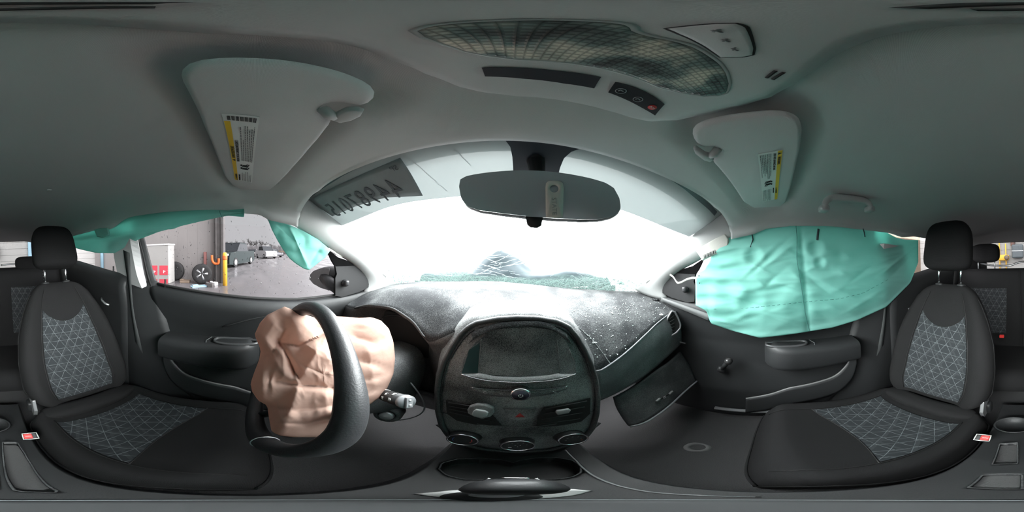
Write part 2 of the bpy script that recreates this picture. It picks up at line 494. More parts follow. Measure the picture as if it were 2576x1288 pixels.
obj('ground', grid(ring_ground, 13, 13), M['asphalt'], kind='structure', smooth=False, label='wet grey asphalt of the yard around the car', cat='ground')

M['siding'] = pm('pale_siding', (.25, .235, .228), .7, var=.05, vs=2)
M['siding2'] = pm('white_siding', (.36, .355, .34), .7, var=.04, vs=2)
M['pillar_dark'] = pm('rusty_dark_post', (.075, .07, .068), .6, var=.5, vs=6)
M['brown'] = pm('brown_post', (.20, .15, .11), .7, var=.3, vs=5)
M['pale_blue'] = pm('pale_blue_paint', (.30, .48, .58), .6)
M['orange'] = pm('orange_paint', (.75, .17, .04), .5, var=.2, vs=20)
M['bollard'] = pm('bollard_yellow', (.85, .48, .05), .5, var=.15, vs=8)

# left workshop wall: corrugated boards, each one a piece
wl = obj('wall_left', box((-6.0, -5.6, GZ + 2.6), (.25, 8.6, 5.2)), M['siding'], kind='structure', smooth=False, label='pale grey workshop wall beside the yard', cat='wall')
_bw = box((0, 0, 0), (.03, .40, 5.2))
for k in range(20):
    obj('board', box((-5.86, -1.55 - .42 * k, GZ + 2.6), (.03, .417, 5.2)), M['siding'], wl, smooth=False)
# rear wall of white siding
wb = obj('wall_rear', box((0.5, -9.0, GZ + 2.6), (13.0, .25, 5.2)), M['siding2'], kind='structure', smooth=False, label='white sided building wall behind the car', cat='wall')
for k in range(15):
    obj('board', box((0.5, -8.85, GZ + .30 + .34 * k), (13.0, .03, .325)), M['siding2'], wb, smooth=False)
wr = obj('wall_right', box((6.6, -5.0, GZ + 1.7), (.25, 8.0, 3.4)), M['brown'], kind='structure', smooth=False, label='brownish wall beyond the passenger side', cat='wall')

# corner post of the workshop, dark and dented
pc = ax(553, 640, -5.75)
obj('corner_post', join(box((-5.75, pc[1], GZ + 2.6), (.30, .36, 5.2)), box((-5.58, pc[1] + .12, GZ + 2.6), (.06, .10, 5.2)), box((-5.58, pc[1] - .10, GZ + 2.6), (.06, .06, 5.2))),
    M['pillar_dark'], smooth=False, bevel=.015, label='tall dark stained corner post of the pale workshop wall', cat='post')
# yellow bollard
bp_ = ax(566, 690, -5.2)
bo = thing('bollard', (-5.2, bp_[1], GZ), 'yellow steel bollard standing in front of the dark corner post', 'bollard')
obj('pole', lathe([(.075, 0), (.075, 1.02), (.06, 1.07), (.0, 1.09)], (-5.2, bp_[1], GZ), seg=18), M['bollard'], bo)
obj('cap_band', lathe([(.078, .84), (.082, .86), (.082, .96), (.078, .98)], (-5.2, bp_[1], GZ), seg=18), M['orange'], bo)
# orange hoses hanging by the post
hp = [ax(u, v, -5.545) for u, v in ((533, 642), (534, 655), (540, 663), (549, 662), (550, 650))]
obj('hose', tube(resample(hp, 24, True), .045, 8), M['orange'], label='orange hose loop hanging on the dark corner post', cat='hose')
pp = ax(516, 655, -5.74)
obj('stand_post', join(box((-5.76, pp[1], GZ + .55), (.10, .10, 1.1)), box((-5.76, pp[1], GZ + .02), (.14, .3, .04))), pm('faded_red', (.28, .12, .11), .6), smooth=False, bevel=.01, label='short faded red stand post against the workshop wall', cat='post')

# wheels leaning on the wall
def wheel(name, label, c, R, rim):
    w = thing(name, (c[0], c[1], GZ), label, 'wheel', 'wheels against the workshop wall')
    a = np.array([1, 0.25, .12]); a = a / np.linalg.norm(a)
    obj('tyre', lathe([(R * .62, -.09), (R * .9, -.10), (R, -.07), (R * 1.0, .07), (R * .9, .10), (R * .62, .09)], (c[0], c[1], GZ + R * .99), a, 32), M['rubber'], w, solid=.01)
    if rim:
        r_ = obj('rim', lathe([(R * .64, -.07), (R * .66, .07), (R * .6, .085), (R * .58, .05)], (c[0], c[1], GZ + R * .99), a, 28), M['satin'], w, solid=.01)
        A, B, D = frame_of(a)
        for k in range(5):
            an = 2 * PI * k / 5
            d = math.cos(an) * A + math.sin(an) * B
            cc = np.array([c[0], c[1], GZ + R * .99]) + D * .06
            obj('spoke', tube([cc + d * R * .08, cc + d * R * .6], [.035, .05], 6), M['satin'], r_)
        obj('hub_cap', lathe([(R * .15, .05), (R * .13, .08), (0, .085)], (c[0], c[1], GZ + R * .99), a, 16), M['satin'], r_)
    else:
        obj('hub_disc', lathe([(R * .64, .03), (0, .04)], (c[0], c[1], GZ + R * .99), a, 24), pm('grey_disc', (.22, .21, .21), .6), w)
c1 = ax(508, 680, -5.35); wheel('alloy_wheel', 'black tyre with silver alloy rim leaning on the workshop wall', c1, .35, True)
c2 = ax(440, 680, -5.62); wheel('spare_wheel', 'black tyre with plain grey centre next to the white cabinet', c2, .37, False)

# white cabinet with red placards
cb0 = ax(372, 660, -4.9); cb1 = ax(424, 660, -4.9)
ym = (cb0[1] + cb1[1]) / 2; yw = abs(cb1[1] - cb0[1])
cab = thing('white_cabinet', (-5.1, ym - .25, GZ), 'white metal cabinet with red placards standing by the workshop wall', 'cabinet')
obj('body', box((-5.12, ym - .25, GZ + .68), (.44, yw + .5, 1.36)), M['siding2'], cab, smooth=False, bevel=.02)
obj('lid', box((-5.12, ym - .25, GZ + 1.385), (.48, yw + .54, .05)), M['white'], cab, smooth=False, bevel=.012)
for k, (v0, v1) in enumerate(((668, 692), (702, 716))):
    for (u0, u1) in ((379, 396), (401, 422)):
        P = [ax(u, v, -4.893) for u, v in ((u0, v0), (u1, v0), (u1, v1), (u0, v1))]
        pl_ = obj('placard', prism(P, (-.005, 0, 0)), pm('placard_red', (.62, .07, .10), .5), cab, smooth=False)
        q = ax((u0 + u1) / 2, v1 - 7, -4.888)
        if k == 0:
            obj('mark', join(box((q[0], q[1], q[2] + .02), (.004, .03, .10)), box((q[0], q[1] + .04, q[2] + .04), (.004, .07, .025))), M['white'], pl_, smooth=False)
# scrap on the ground along the wall
for k, (u, v, s, mt, lb) in enumerate(((466, 708, (.3, .35, .08), 'brown', 'flat brown scrap board on the ground by the alloy wheel'), (500, 719, (.25, .5, .03), 'pale_blue', 'flat bluish sheet lying on the asphalt under the alloy wheel'),
        (540, 715, (.16, .16, .10), 'white', 'small white crate on the ground at the corner post'), (530, 719, (.16, .2, .12), 'pillar_dark', 'dark metal scrap part beside the alloy wheel'))):
    q = az_(u, v, GZ + .03)
    obj('scrap_piece', join(box((q[0], q[1], GZ + s[2] / 2), s, rotm('Z', 15 + 25 * k)), box((q[0] + .05, q[1] - .1, GZ + s[2] + .02), (s[0] * .5, s[1] * .4, .04), rotm('Z', 40 * k))), M[mt], smooth=False, bevel=.01, label=lb, cat='scrap')

# dark pickup beyond the post
def car(name, label, c, L, Wd, H, yaw, paint, group=None):
    t = thing(name, (c[0], c[1], GZ), label, 'car', group)
    Mr = rotm('Z', yaw); c0 = np.array([c[0], c[1], GZ])
    def prof(P, w, top_in=0):
        V = []; n = len(P)
        for s in (-1, 1):
            for (x, z) in P:
                V.append(tuple(Mr @ np.array([x * L, s * (w / 2 - (top_in if z > .62 * H else 0)), z]) + c0))
        F = [tuple(range(n)), tuple(range(2 * n - 1, n - 1, -1))] + [(i, (i + 1) % n, n + (i + 1) % n, n + i) for i in range(n)]
        return V, F
    obj('body', prof([(-.5, .35), (-.48, .62 * H), (.28, .60 * H), (.46, .55 * H), (.5, .4 * H), (.5, .30), (.4, .25), (-.45, .25)], Wd), paint, t, smooth=False, bevel=.05)
    cb = obj('cabin', prof([(-.22, .58 * H), (-.19, .95 * H), (-.12, H), (.08, H), (.24, .60 * H)], Wd * .92, .08), pm(name + '_glass', (.03, .034, .038), .5, spec=.2), t, smooth=False, bevel=.03)
    obj('roof', prof([(-.19, .95 * H), (-.13, H + .02), (.08, H + .02), (.085, .97 * H)], Wd * .92, .07), paint, cb, smooth=False)
    for x in (-.05, .25):
        pass
    for x in (-.32, .32):
        for s in (-1, 1):
            cc = Mr @ np.array([x * L, s * Wd * .46, .34]) + c0
            w_ = obj('wheel', lathe([(0, -.1), (.33, -.1), (.34, 0), (.33, .1), (0, .1)], cc, Mr @ np.array([0, s * 1.0, 0]), 20), M['rubber'], t, smooth=False)
            obj('rim', lathe([(.21, .10), (.19, .115), (0, .11)], cc, Mr @ np.array([0, s * 1.0, 0]), 14), M['satin'], w_)
    for s in (-1, 1):
        cc = Mr @ np.array([.485 * L, s * Wd * .36, .50 * H]) + c0
        obj('headlight', superell(cc, (.16, .28, .14), M=Mr, nu=12, nv=8), M['white'], t)
    return t
cp = az_(597, 669, GZ); car('pickup_truck', 'dark green pickup truck parked beyond the yellow bollard', (cp[0] - .8, cp[1] - .4), 4.9, 1.85, 1.75, -18, pm('dark_green_paint', (.02, .03, .03), .6, spec=.2))
cp = az_(668, 649, GZ); car('white_van', 'small white van parked far off at the lot edge', (cp[0], cp[1]), 4.6, 1.8, 1.9, 20, pm('van_white', (.7, .7, .7), .4), 'cars at the lot edge')
for k, (u, v, col, lb) in enumerate(((690, 648, (.10, .10, .11), 'dark grey car parked at the lot edge right of the white van'), (632, 651, (.16, .15, .15), 'grey car parked at the lot edge between pickup and white van'))):
    cp = az_(u, v, GZ); car('parked_car', lb, (cp[0] - 3 - 7 * k, cp[1]), 4.4, 1.75, 1.45, 30 - 40 * k, pm('far_paint%d' % k, col, .4), 'cars at the lot edge')
# fence line and bare trees behind the lot
fn = thing('lot_fence', (-52, 4, GZ), 'low weathered board fence along the far lot edge', 'fence')
for k in range(14):
    obj('board', box((-52, -14 + 2.9 * k, GZ + .95), (.08, 2.75, .5)), M['brown'], fn, smooth=False)
    obj('post', box((-52, -15.4 + 2.9 * k, GZ + .6), (.12, .12, 1.3)), M['brown'], fn, smooth=False)
bark = pm('grey_bark', (.08, .076, .075), .9)
def bare_tree(label, x, y, H, seed):
    rnd = random.Random(seed); gs = []
    def br(p, d, L, r, lev):
        q = p + d * L
        gs.append(tube([p, (p + q) / 2 + np.array([rnd.uniform(-1, 1), rnd.uniform(-1, 1), 0]) * L * .04, q], [r, r * .8, r * .6], 4, caps=False))
        if lev == 0: return
        for k in range(4 if lev > 1 else 5):
            a = rnd.uniform(0, 2 * PI); s = rnd.uniform(.35, .8)
            e = d + s * np.array([math.cos(a), math.sin(a), .25]); e /= np.linalg.norm(e)
            br(p + d * L * rnd.uniform(.45, 1.0), e, L * rnd.uniform(.5, .72), r * .5, lev - 1)
    t = thing('bare_tree', (x, y, GZ), label, 'tree', 'bare trees beyond the lot')
    br(np.array([x, y, GZ]), np.array([0, 0, 1.0]), H * .42, H * .03, 0); tg = gs[:]; gs.clear()
    obj('trunk', join(*tg), bark, t)
    for k in range(4):
        br(np.array([x, y, GZ + H * (.2 + .06 * k)]), np.array([.5 * math.cos(k * 1.7), .5 * math.sin(k * 1.7), .85]), H * .30, H * .026, 3)
    obj('branches', join(*gs), bark, t)
tl = ['leftmost bare tree rising beside the dark corner post', 'second bare tree from the dark corner post', 'third bare tree from the corner post, above the pickup', 'bare tree above the pickup cab, fourth in the row', 'tallest bare tree in the middle of the row', 'sixth bare tree in the row beyond the fence', 'seventh bare tree, over the white van', 'low bare tree right of the white van', 'rightmost bare tree near the teal airbag flap']
for k, u in enumerate((572, 588, 602, 616, 632, 648, 662, 684, 705)):
    d = ray(u, 625); R_ = 68 + 4 * (k % 3); az0 = math.atan2(d[0], d[1])
    bare_tree(tl[k], R_ * math.sin(az0), R_ * math.cos(az0), (6.2, 5.9, 6.3, 6.0, 7.6, 7.0, 6.4, 5.0, 4.4)[k], 11 + k)
hd = pm('grey_scrub', (.10, .096, .098), .95, var=.4, vs=1.5)
def scrub(u, v):
    y = -24 + 60 * u; a = PI * v
    h = (2.9 + .9 * nz(y, 0, 3, .35) + .35 * nz(y, 5, 3, 1.7)) * (1 + .25 * nz(y * 2.1, v * 9, 1, 1.3))
    return (-58 + 1.3 * math.cos(a), y, GZ + h * math.sin(a))
obj('scrub_hedge', grid(scrub, 160, 10), hd, kind='stuff', label='low grey leafless scrub along the far lot edge', cat='scrub')

# blue and yellow marks seen through the rear windows
q = ay(76, 645, -8.7); obj('blue_post', join(box((q[0], -8.7, GZ + 1.6), (.22, .12, 3.2)), box((q[0], -8.7, GZ + 3.22), (.28, .16, .05))), M['pale_blue'], smooth=False, bevel=.01, label='pale blue post against the white rear wall', cat='post')
q = ax(256, 655, -5.7); obj('blue_downpipe', join(tube([(-5.72, q[1], GZ), (-5.72, q[1], GZ + 4.5)], .10, 12), box((-5.78, q[1], GZ + 2), (.12, .3, .06))), M['pale_blue'], label='pale blue downpipe on the workshop wall', cat='pipe')
q = ax(205, 650, -5.7); obj('brown_post', join(box((-5.7, q[1], GZ + 2.4), (.14, .6, 4.8)), box((-5.62, q[1], GZ + .1), (.1, .7, .2))), M['brown'], smooth=False, bevel=.01, label='wide brown board post on the workshop wall', cat='post')
q = ay(2525, 648, -8.7)
hy = thing('wall_hydrant', (q[0], -8.7, GZ), 'yellow pipe fitting with a dark tap on the white rear wall', 'pipe')
obj('pipe', join(tube([(q[0] - .12, -8.7, GZ), (q[0] - .12, -8.7, q[2] + .75)], .035, 10), tube([(q[0] + .22, -8.7, GZ), (q[0] + .22, -8.7, q[2] + .8)], .035, 10)), M['bollard'], hy)
obj('valve', superell((q[0], -8.62, q[2]), (.62, .2, .32), nu=14, nv=8), M['bollard'], hy)
obj('tap', lathe([(.12, 0), (.13, .08), (.05, .12)], (q[0] - .18, -8.55, q[2]), (0, 1, 0), 14), M['brown'], hy)
q = ay(2560, 632, -8.6)
mb = thing('wall_meter', (q[0], -8.6, q[2] - .3), 'dark grey meter box with a reddish pipe on the white rear wall', 'meter')
obj('box_body', box((q[0], -8.6, q[2]), (.62, .3, .72)), pm('meter_grey', (.10, .12, .13), .5), mb, smooth=False, bevel=.08)
obj('seam', box((q[0], -8.44, q[2] + .02), (.6, .02, .03)), M['satin'], mb, smooth=False)
obj('pipe', tube([(q[0] + .25, -8.66, q[2] + .3), (q[0] + .25, -8.66, q[2] + 2.2)], .12, 12), pm('reddish_pipe', (.40, .25, .22), .6), mb)

# crumpled bonnet of the car itself, seen through the broken glass
def bonnet(u, v):
    x = -.66 + 1.32 * u; y = .965 + .80 * v
    z = -.150 + .03 * math.sin(v * 2.6) + .20 * math.exp(-((x + .10) / .20) ** 2) * math.exp(-((v - .40) / .25) ** 2) + .07 * math.exp(-((x - .38) / .16) ** 2) * math.exp(-((v - .15) / .2) ** 2) + .02 * nz(x, y, 2, 7) + .035 * abs(nz(x, y, 5, 11)) * math.exp(-((x + .10) / .25) ** 2) - .10 * v
    z -= .07 * (1 - sm(v / .09))
    return (x, y, z)
obj('bonnet', grid(bonnet, 50, 30), pm('bonnet_paint', (.060, .078, .088), .8, spec=.08), solid=.012, kind='structure', label='buckled pale blue grey bonnet seen through the cracked windscreen', cat='bonnet')

# ================================================================== SETTING: car shell
def xe(y): return interp(-y, [(-.16, .553), (0, .565), (.5, .572), (1.2, .545), (1.95, .47)])
def ze(y): return interp(-y, [(-.14, .080), (-.037, .102), (.08, .132), (.2, .136), (.55, .136), (.645, .120), (.74, .134), (1.2, .125), (1.95, .12)])
def hc(y): return interp(-y, [(-.22, .200), (-.12, .222), (0, .236), (.2, .246), (.5, .25), (1.0, .235), (1.5, .21), (1.95, .185)])
VIS_L = [(455, 180), (470, 164), (500, 155), (560, 150), (640, 151), (720, 157), (800, 172), (860, 188), (905, 206), (935, 224), (946, 242), (938, 256), (922, 266), (905, 271),
         (893, 268), (880, 263), (862, 259), (840, 256), (818, 260), (802, 272), (797, 286), (806, 300), (838, 304),
         (800, 352), (760, 398), (725, 437), (700, 462), (680, 478), (650, 484), (612, 478), (585, 468), (566, 446), (545, 395), (515, 325), (482, 252), (452, 200)]
VIS_R = [(1742, 332), (1750, 320), (1790, 305), (1850, 294), (1920, 286), (1965, 285), (1995, 290), (2012, 302), (2019, 330), (2012, 380), (2000, 430), (1990, 470), (1978, 508), (1962, 520), (1930, 525), (1895, 523), (1870, 508),
         (1845, 470), (1815, 432), (1790, 405), (1800, 395), (1812, 392), (1815, 378), (1802, 368), (1786, 368), (1772, 376), (1752, 362), (1743, 348)]
def vis_plane(side):
    # gently sloping plane that carries a visor
    return np.array([side * .30, .03, .196]), np.array([side * .030, .10, 1.0])
VL3 = [apl(u, v, *vis_plane(-1)) for u, v in VIS_L]
VR3 = [apl(u, v, *vis_plane(1)) for u, v in VIS_R]
def sdist(x, y, P):
    # signed-ish distance to a polygon in plan (negative inside)
    d = 1e9; ins = False; n = len(P)
    for i in range(n):
        ax0, ay0 = P[i][0], P[i][1]; bx, by = P[(i + 1) % n][0], P[(i + 1) % n][1]
        dx, dy = bx - ax0, by - ay0; t = max(0, min(1, ((x - ax0) * dx + (y - ay0) * dy) / (dx * dx + dy * dy + 1e-12)))
        d = min(d, math.hypot(x - ax0 - t * dx, y - ay0 - t * dy))
        if (ay0 > y) != (by > y) and x < (bx - ax0) * (y - ay0) / (by - ay0 + 1e-12) + ax0: ins = not ins
    return -d if ins else d
def zceil(x, y, s):
    z = ze(y) + (hc(y) - ze(y)) * max(0.0, 1 - abs(s) ** 4.5) ** .45
    if y > -.16:
        d = min(sdist(x, y, VL3), sdist(x, y, VR3))
        z += .020 * sm(1 - max(0, d) / .045) * sm((.215 - y) / .05)
    return z
def ceil_fn(u, v):
    s = -1 + 2 * u
    s = math.copysign(1 - (1 - abs(s)) ** 1.35, s)
    yc = .222 - 2.17 * (.35 * v + .65 * v * v); ye = .135 - 2.08 * (.35 * v + .65 * v * v)
    y = ye + (yc - ye) * (1 - abs(s) ** 2.2)
    x = s * xe(ye)
    z = zceil(x, y, s)
    if v == 0: z = .203 - .022 * s * s if abs(s) < .985 else z
    return (x, y, z)
obj('ceiling', grid(ceil_fn, 111, 100), M['headliner'], kind='structure', label='light grey woven headliner of the car roof', cat='ceiling', solid=.012, off=1)
obj('roof_skin', grid(lambda u, v: ((-.62 + 1.24 * u), .28 - 2.36 * v, .29 - .05 * (2 * u - 1) ** 4 - .08 * (2 * v - 1) ** 4), 13, 17), M['black'], kind='structure', label='outer roof skin above the headliner', cat='roof', solid=.004)

# windscreen: ruled sheet between header and cowl
def WT(s): return np.array([.578 * s, .222 - .062 * s * s, .212 - .024 * s * s])
def WB(s): return np.array([.640 * s, .95 - .30 * s * s, -.185])
def wsp(s, t):            # t 0 bottom .. 1 top
    a = WB(s); b = WT(s); p = a + (b - a) * t
    bul = math.sin(PI * t) * .022
    return p + np.array([0, .5, .85]) * bul
_SS, _TT = np.meshgrid(np.linspace(-1.05, 1.05, 301), np.linspace(-.05, 1.05, 201))
_WP = np.array([[wsp(s, t) for s, t in zip(rs, rt)] for rs, rt in zip(_SS, _TT)])
_WU = proj(_WP)
def ws_st(u, v):
    d = ((_WU - np.array([u, v])) ** 2).sum(-1); j, i = np.unravel_index(d.argmin(), d.shape)
    i = min(max(i, 1), 299); j = min(max(j, 1), 199)
    p0 = _WU[j, i]; du = (_WU[j, i + 1] - _WU[j, i - 1]) / 2; dv = (_WU[j + 1, i] - _WU[j - 1, i]) / 2
    sol = np.linalg.solve(np.stack([du, dv], 1), np.array([u, v]) - p0)
    return _SS[0, i] + sol[0] * (_SS[0, 1] - _SS[0, 0]), _TT[j, 0] + sol[1] * (_TT[1, 0] - _TT[0, 0])
def wsn(s, t):
    a = wsp(s + .01, t) - wsp(s - .01, t); b = wsp(s, t + .01) - wsp(s, t - .01); n = np.cross(a, b); n /= np.linalg.norm(n)
    return n if n[1] < 0 else -n      # towards the cabin
def wspx(u, v, off=.004):
    s, t = ws_st(u, v); return wsp(s, t) + wsn(s, t) * off
def ws_material():
    m, nt, out = _new('cracked_windscreen')
    uv = N(nt, 'ShaderNodeUVMap'); sp = N(nt, 'ShaderNodeSeparateXYZ'); nt.links.new(uv.outputs[0], sp.inputs[0])
    tr = N(nt, 'ShaderNodeBsdfTransparent'); tr.inputs[0].default_value = (.93, .97, .96, 1)
    gl = N(nt, 'ShaderNodeBsdfGlossy'); gl.inputs['Roughness'].default_value = .05
    m1 = N(nt, 'ShaderNodeMixShader'); m1.inputs[0].default_value = .03
    nt.links.new(tr.outputs[0], m1.inputs[1]); nt.links.new(gl.outputs[0], m1.inputs[2])
    d = N(nt, 'ShaderNodeBsdfDiffuse'); d.inputs[0].default_value = (.20, .27, .25, 1)
    tl_ = N(nt, 'ShaderNodeBsdfTranslucent'); tl_.inputs[0].default_value = (.032, .048, .044, 1)
    fr = N(nt, 'ShaderNodeAddShader')
    nt.links.new(d.outputs[0], fr.inputs[0]); nt.links.new(tl_.outputs[0], fr.inputs[1])
    fac = None
    for sc, w in ((34, .075), (75, .12), (13, .03)):
        v = N(nt, 'ShaderNodeTexVoronoi', feature='DISTANCE_TO_EDGE'); v.inputs['Scale'].default_value = sc; v.inputs['Randomness'].default_value = 1
        nt.links.new(uv.outputs[0], v.inputs['Vector'])
        lt = N(nt, 'ShaderNodeMapRange'); nt.links.new(v.outputs['Distance'], lt.inputs[0]); lt.inputs[1].default_value = w; lt.inputs[2].default_value = w * .4
        lt.inputs[3].default_value = 0; lt.inputs[4].default_value = 1
        if fac is None: fac = lt.outputs[0]
        else:
            a = N(nt, 'ShaderNodeMath', operation='MAXIMUM'); nt.links.new(fac, a.inputs[0]); nt.links.new(lt.outputs[0], a.inputs[1]); fac = a.outputs[0]
    # broken zone: lower part of the sheet, wandering upper border
    ns = N(nt, 'ShaderNodeTexNoise'); ns.inputs['Scale'].default_value = 3.2; ns.inputs['Detail'].default_value = 5; nt.links.new(uv.outputs[0], ns.inputs['Vector'])
    ad = N(nt, 'ShaderNodeMath', operation='MULTIPLY_ADD'); nt.links.new(ns.outputs[0], ad.inputs[0]); ad.inputs[1].default_value = .5; ad.inputs[2].default_value = -.02
    zf = N(nt, 'ShaderNodeMath', operation='SUBTRACT'); nt.links.new(ad.outputs[0], zf.inputs[0]); nt.links.new(sp.outputs['Y'], zf.inputs[1])
    zr = N(nt, 'ShaderNodeMapRange'); nt.links.new(zf.outputs[0], zr.inputs[0]); zr.inputs[1].default_value = -.02; zr.inputs[2].default_value = .06
    haze = N(nt, 'ShaderNodeMath', operation='MAXIMUM'); nt.links.new(fac, haze.inputs[0]); haze.inputs[1].default_value = .30
    mu = N(nt, 'ShaderNodeMath', operation='MULTIPLY'); nt.links.new(haze.outputs[0], mu.inputs[0]); nt.links.new(zr.outputs[0], mu.inputs[1])
    mx = N(nt, 'ShaderNodeMixShader'); nt.links.new(mu.outputs[0], mx.inputs[0]); nt.links.new(m1.outputs[0], mx.inputs[1]); nt.links.new(fr.outputs[0], mx.inputs[2])
    nt.links.new(mx.outputs[0], out.inputs[0]); return m
g = grid(lambda u, v: tuple(wsp(-1.03 + 2.06 * u, -.02 + 1.03 * v)), 61, 41)
uvw = [((i / 60) * 1.25, (j / 40)) for j in range(41) for i in range(61)]
win1 = obj('window_1', g, ws_material(), kind='structure', uv=uvw, label='shattered windscreen with crazed lower half and grey shade band', cat='window')
# shade band along the top
bnd = [(845, 572), (861, 566), (980, 519), (1119, 496), (1288, 488), (1440, 502), (1567, 528), (1720, 589), (1733, 594)]
bst = resample([ws_st(u, v) for u, v in bnd], 50, True)
def band_fn(u, v):
    k = u * 49; i = min(int(k), 48); f = k - i
    s, t0 = bst[i] * (1 - f) + bst[i + 1] * f
    t = t0 + (1.005 - t0) * v
    s2 = s + (math.copysign(1.02, s) * min(1, abs(s) / .9) - s) * v * abs(s) if False else (-1.03 + 2.06 * u) * v + s * (1 - v)
    return tuple(wsp(s2, t) + wsn(s2, t) * .003)
obj('shade_band', grid(band_fn, 60, 14), M['band'], win1)
# black frit: thin strip along the header with the mirror block
def strip_px(top, bot, n, off, mrows=4):
    A = resample(top, n); B = resample(bot, n)
    R = []
    for k in range(mrows):
        t = k / (mrows - 1); R.append([wspx(*(A[i] * (1 - t) + B[i] * t), off=off) for i in range(n)])
    return rows(R)
obj('frit_strip', strip_px([(762, 498), (800, 468), (860, 430), (930, 395), (1000, 370), (1080, 350), (1160, 337), (1240, 331)], [(768, 506), (806, 476), (866, 438), (936, 402), (1005, 376), (1084, 356), (1164, 342), (1244, 338)], 40, .006), M['frit'], win1)
obj('frit_strip', strip_px([(1440, 345), (1520, 362), (1590, 382), (1660, 415), (1730, 462), (1790, 515), (1803, 530)], [(1440, 360), (1515, 374), (1583, 394), (1650, 425), (1720, 472), (1780, 523), (1796, 540)], 40, .006), M['frit'], win1)
obj('mirror_block', strip_px([(1215, 330), (1288, 327), (1360, 330), (1440, 340), (1530, 360)], [(1293, 440), (1320, 442), (1350, 443), (1380, 444), (1404, 445)], 30, .0065, 12) if False else
    rows([[wspx(u, v, .0065) for u, v in zip(np.linspace(l, r, 24), np.linspace(vl, vr, 24))] for l, r, vl, vr in
          ((1205, 1560, 333, 366), (1245, 1500, 340, 366), (1272, 1462, 350, 369), (1284, 1436, 366, 378), (1289, 1418, 390, 394), (1291, 1408, 416, 418), (1292, 1402, 446, 446))]), M['frit'], win1)
# auction sticker, printed side out
stk = rows([[wspx(u, v, .0075) for u, v in resample(r, 24)] for r in ([(782, 497), (850, 462), (920, 430), (1009, 392)], [(800, 515), (866, 478), (936, 446), (1031, 424)], [(838, 540), (900, 513), (970, 492), (1065, 487)])], m=8)
st_o = obj('lot_sticker', stk, M['sticker'], label='dark rectangular lot sticker on the windscreen, its digits seen mirrored', cat='sticker', solid=.0008)
pA = wspx(1009, 392, .009); pB = wspx(790, 500, .009); pD = wspx(1065, 487, .009)
ex = (pB - pA) / np.linalg.norm(pB - pA); ey = (pA - pD); ey -= ex * np.dot(ey, ex); ey /= np.linalg.norm(ey)
Hs = np.dot(pA - pD, ey); Ws = np.linalg.norm(pB - pA)
nn = wsn(*ws_st(920, 460))
def on_stk(a, b):
    q = pA + (pB - pA) * a + (pD - pA) * b
    uvq = proj(q); return wspx(float(uvq[0]), float(uvq[1]), .010)
for k, ch in enumerate('44987015'):
    a = .10 + .108 * k
    p0 = on_stk(a + .095, .84); p1 = on_stk(a, .84); p2 = on_stk(a + .095, .24)
    text('digit', ch, p1, (p0 - p1), (p2 - p0), Hs * .78, M['sticker_ink'], st_o, xs=.62)
p1 = on_stk(.03, .17); p0 = on_stk(.10, .17); text('letters', 'SP', p1, p0 - p1, pA - pD, Hs * .16, M['sticker_ink'], st_o)

# crack lines: thin white ridges fanning over the glass
cm = pm('crack_white', (.62, .68, .68), .6, trans=.4)
rnd = random.Random(3)
gs = []
def crack(a, b, r=.0011, jit=5):
    n = 7; pts = []
    for k in range(n):
        t = k / (n - 1); pts.append((a[0] + (b[0] - a[0]) * t + rnd.uniform(-jit, jit) * (0 < k < n - 1), a[1] + (b[1] - a[1]) * t + rnd.uniform(-jit, jit) * .5 * (0 < k < n - 1)))
    gs.append(tube([wspx(u, v, .002) for u, v in pts], r, 5))
for a, b in (((1230, 640), (1292, 618)), ((1235, 660), (1330, 622)), ((1255, 662), (1345, 635)), ((1270, 622), (1325, 665)), ((1290, 618), (1310, 640)), ((1300, 640), (1370, 625)), ((1215, 652), (1310, 640)), ((1240, 676), (1320, 655)), ((1180, 630), (1250, 662)),
             ((1190, 650), (1260, 640)), ((1310, 660), (1380, 640)), ((1280, 668), (1350, 655)), ((1120, 640), (1240, 672)), ((1090, 660), (1200, 690)), ((1325, 628), (1390, 616)), ((1340, 650), (1400, 660)), ((1250, 630), (1275, 615)), ((1200, 690), (1260, 668))):
    crack(a, b)
for k in range(150):
    u = rnd.gauss(1500, 60); v = 728 - abs(rnd.gauss(0, 16)) - 4
    an = rnd.uniform(0, PI); L = rnd.uniform(6, 20)
    crack((u - L * math.cos(an), v - L * .5 * math.sin(an)), (u + L * math.cos(an), v + L * .5 * math.sin(an)), .0007, 2)
for k in range(50):
    u = rnd.uniform(1010, 1300); v = rnd.uniform(660, 700)
    an = rnd.uniform(-.6, .9); L = rnd.uniform(8, 26)
    crack((u - L * math.cos(an), v - L * .4 * math.sin(an)), (u + L * math.cos(an), v + L * .4 * math.sin(an)), .0007, 2)
ck = obj('cracks', join(*gs), cm, win1, kind='stuff')
gs = []
for a, b in (((1005, 378), (1080, 440)), ((1080, 440), (1125, 480)), ((1130, 355), (1185, 415)), ((1100, 352), (1150, 380))):
    crack(a, b, .0006, 3)
obj('hairline_cracks', join(*gs), pm('crack_grey', (.35, .38, .38), .5), win1, kind='stuff')
# ================================================================== doors, pillars, side glass, floor
FZ = -.90
def xg(z): return .568 + (.135 - z) * .24            # side glass leans in towards the roof
def zb(y): return interp(y, [(-.5, -.140), (-.45, -.143), (-.2, -.165), (0, -.183), (.16, -.193), (.38, -.188), (.65, -.165)])
_re = [ax(u, v, -.61) for u, v in ((374, 716), (384, 770), (394, 815), (405, 858), (425, 908), (455, 952), (500, 990), (560, 1040))]
def yrear(z):
    P = sorted([(p[2], p[1]) for p in _re]); return interp(z, P)
SIDE = {-1: 'driver', 1: 'passenger'}
def S(g, side): return g if side < 0 else mirx(g)

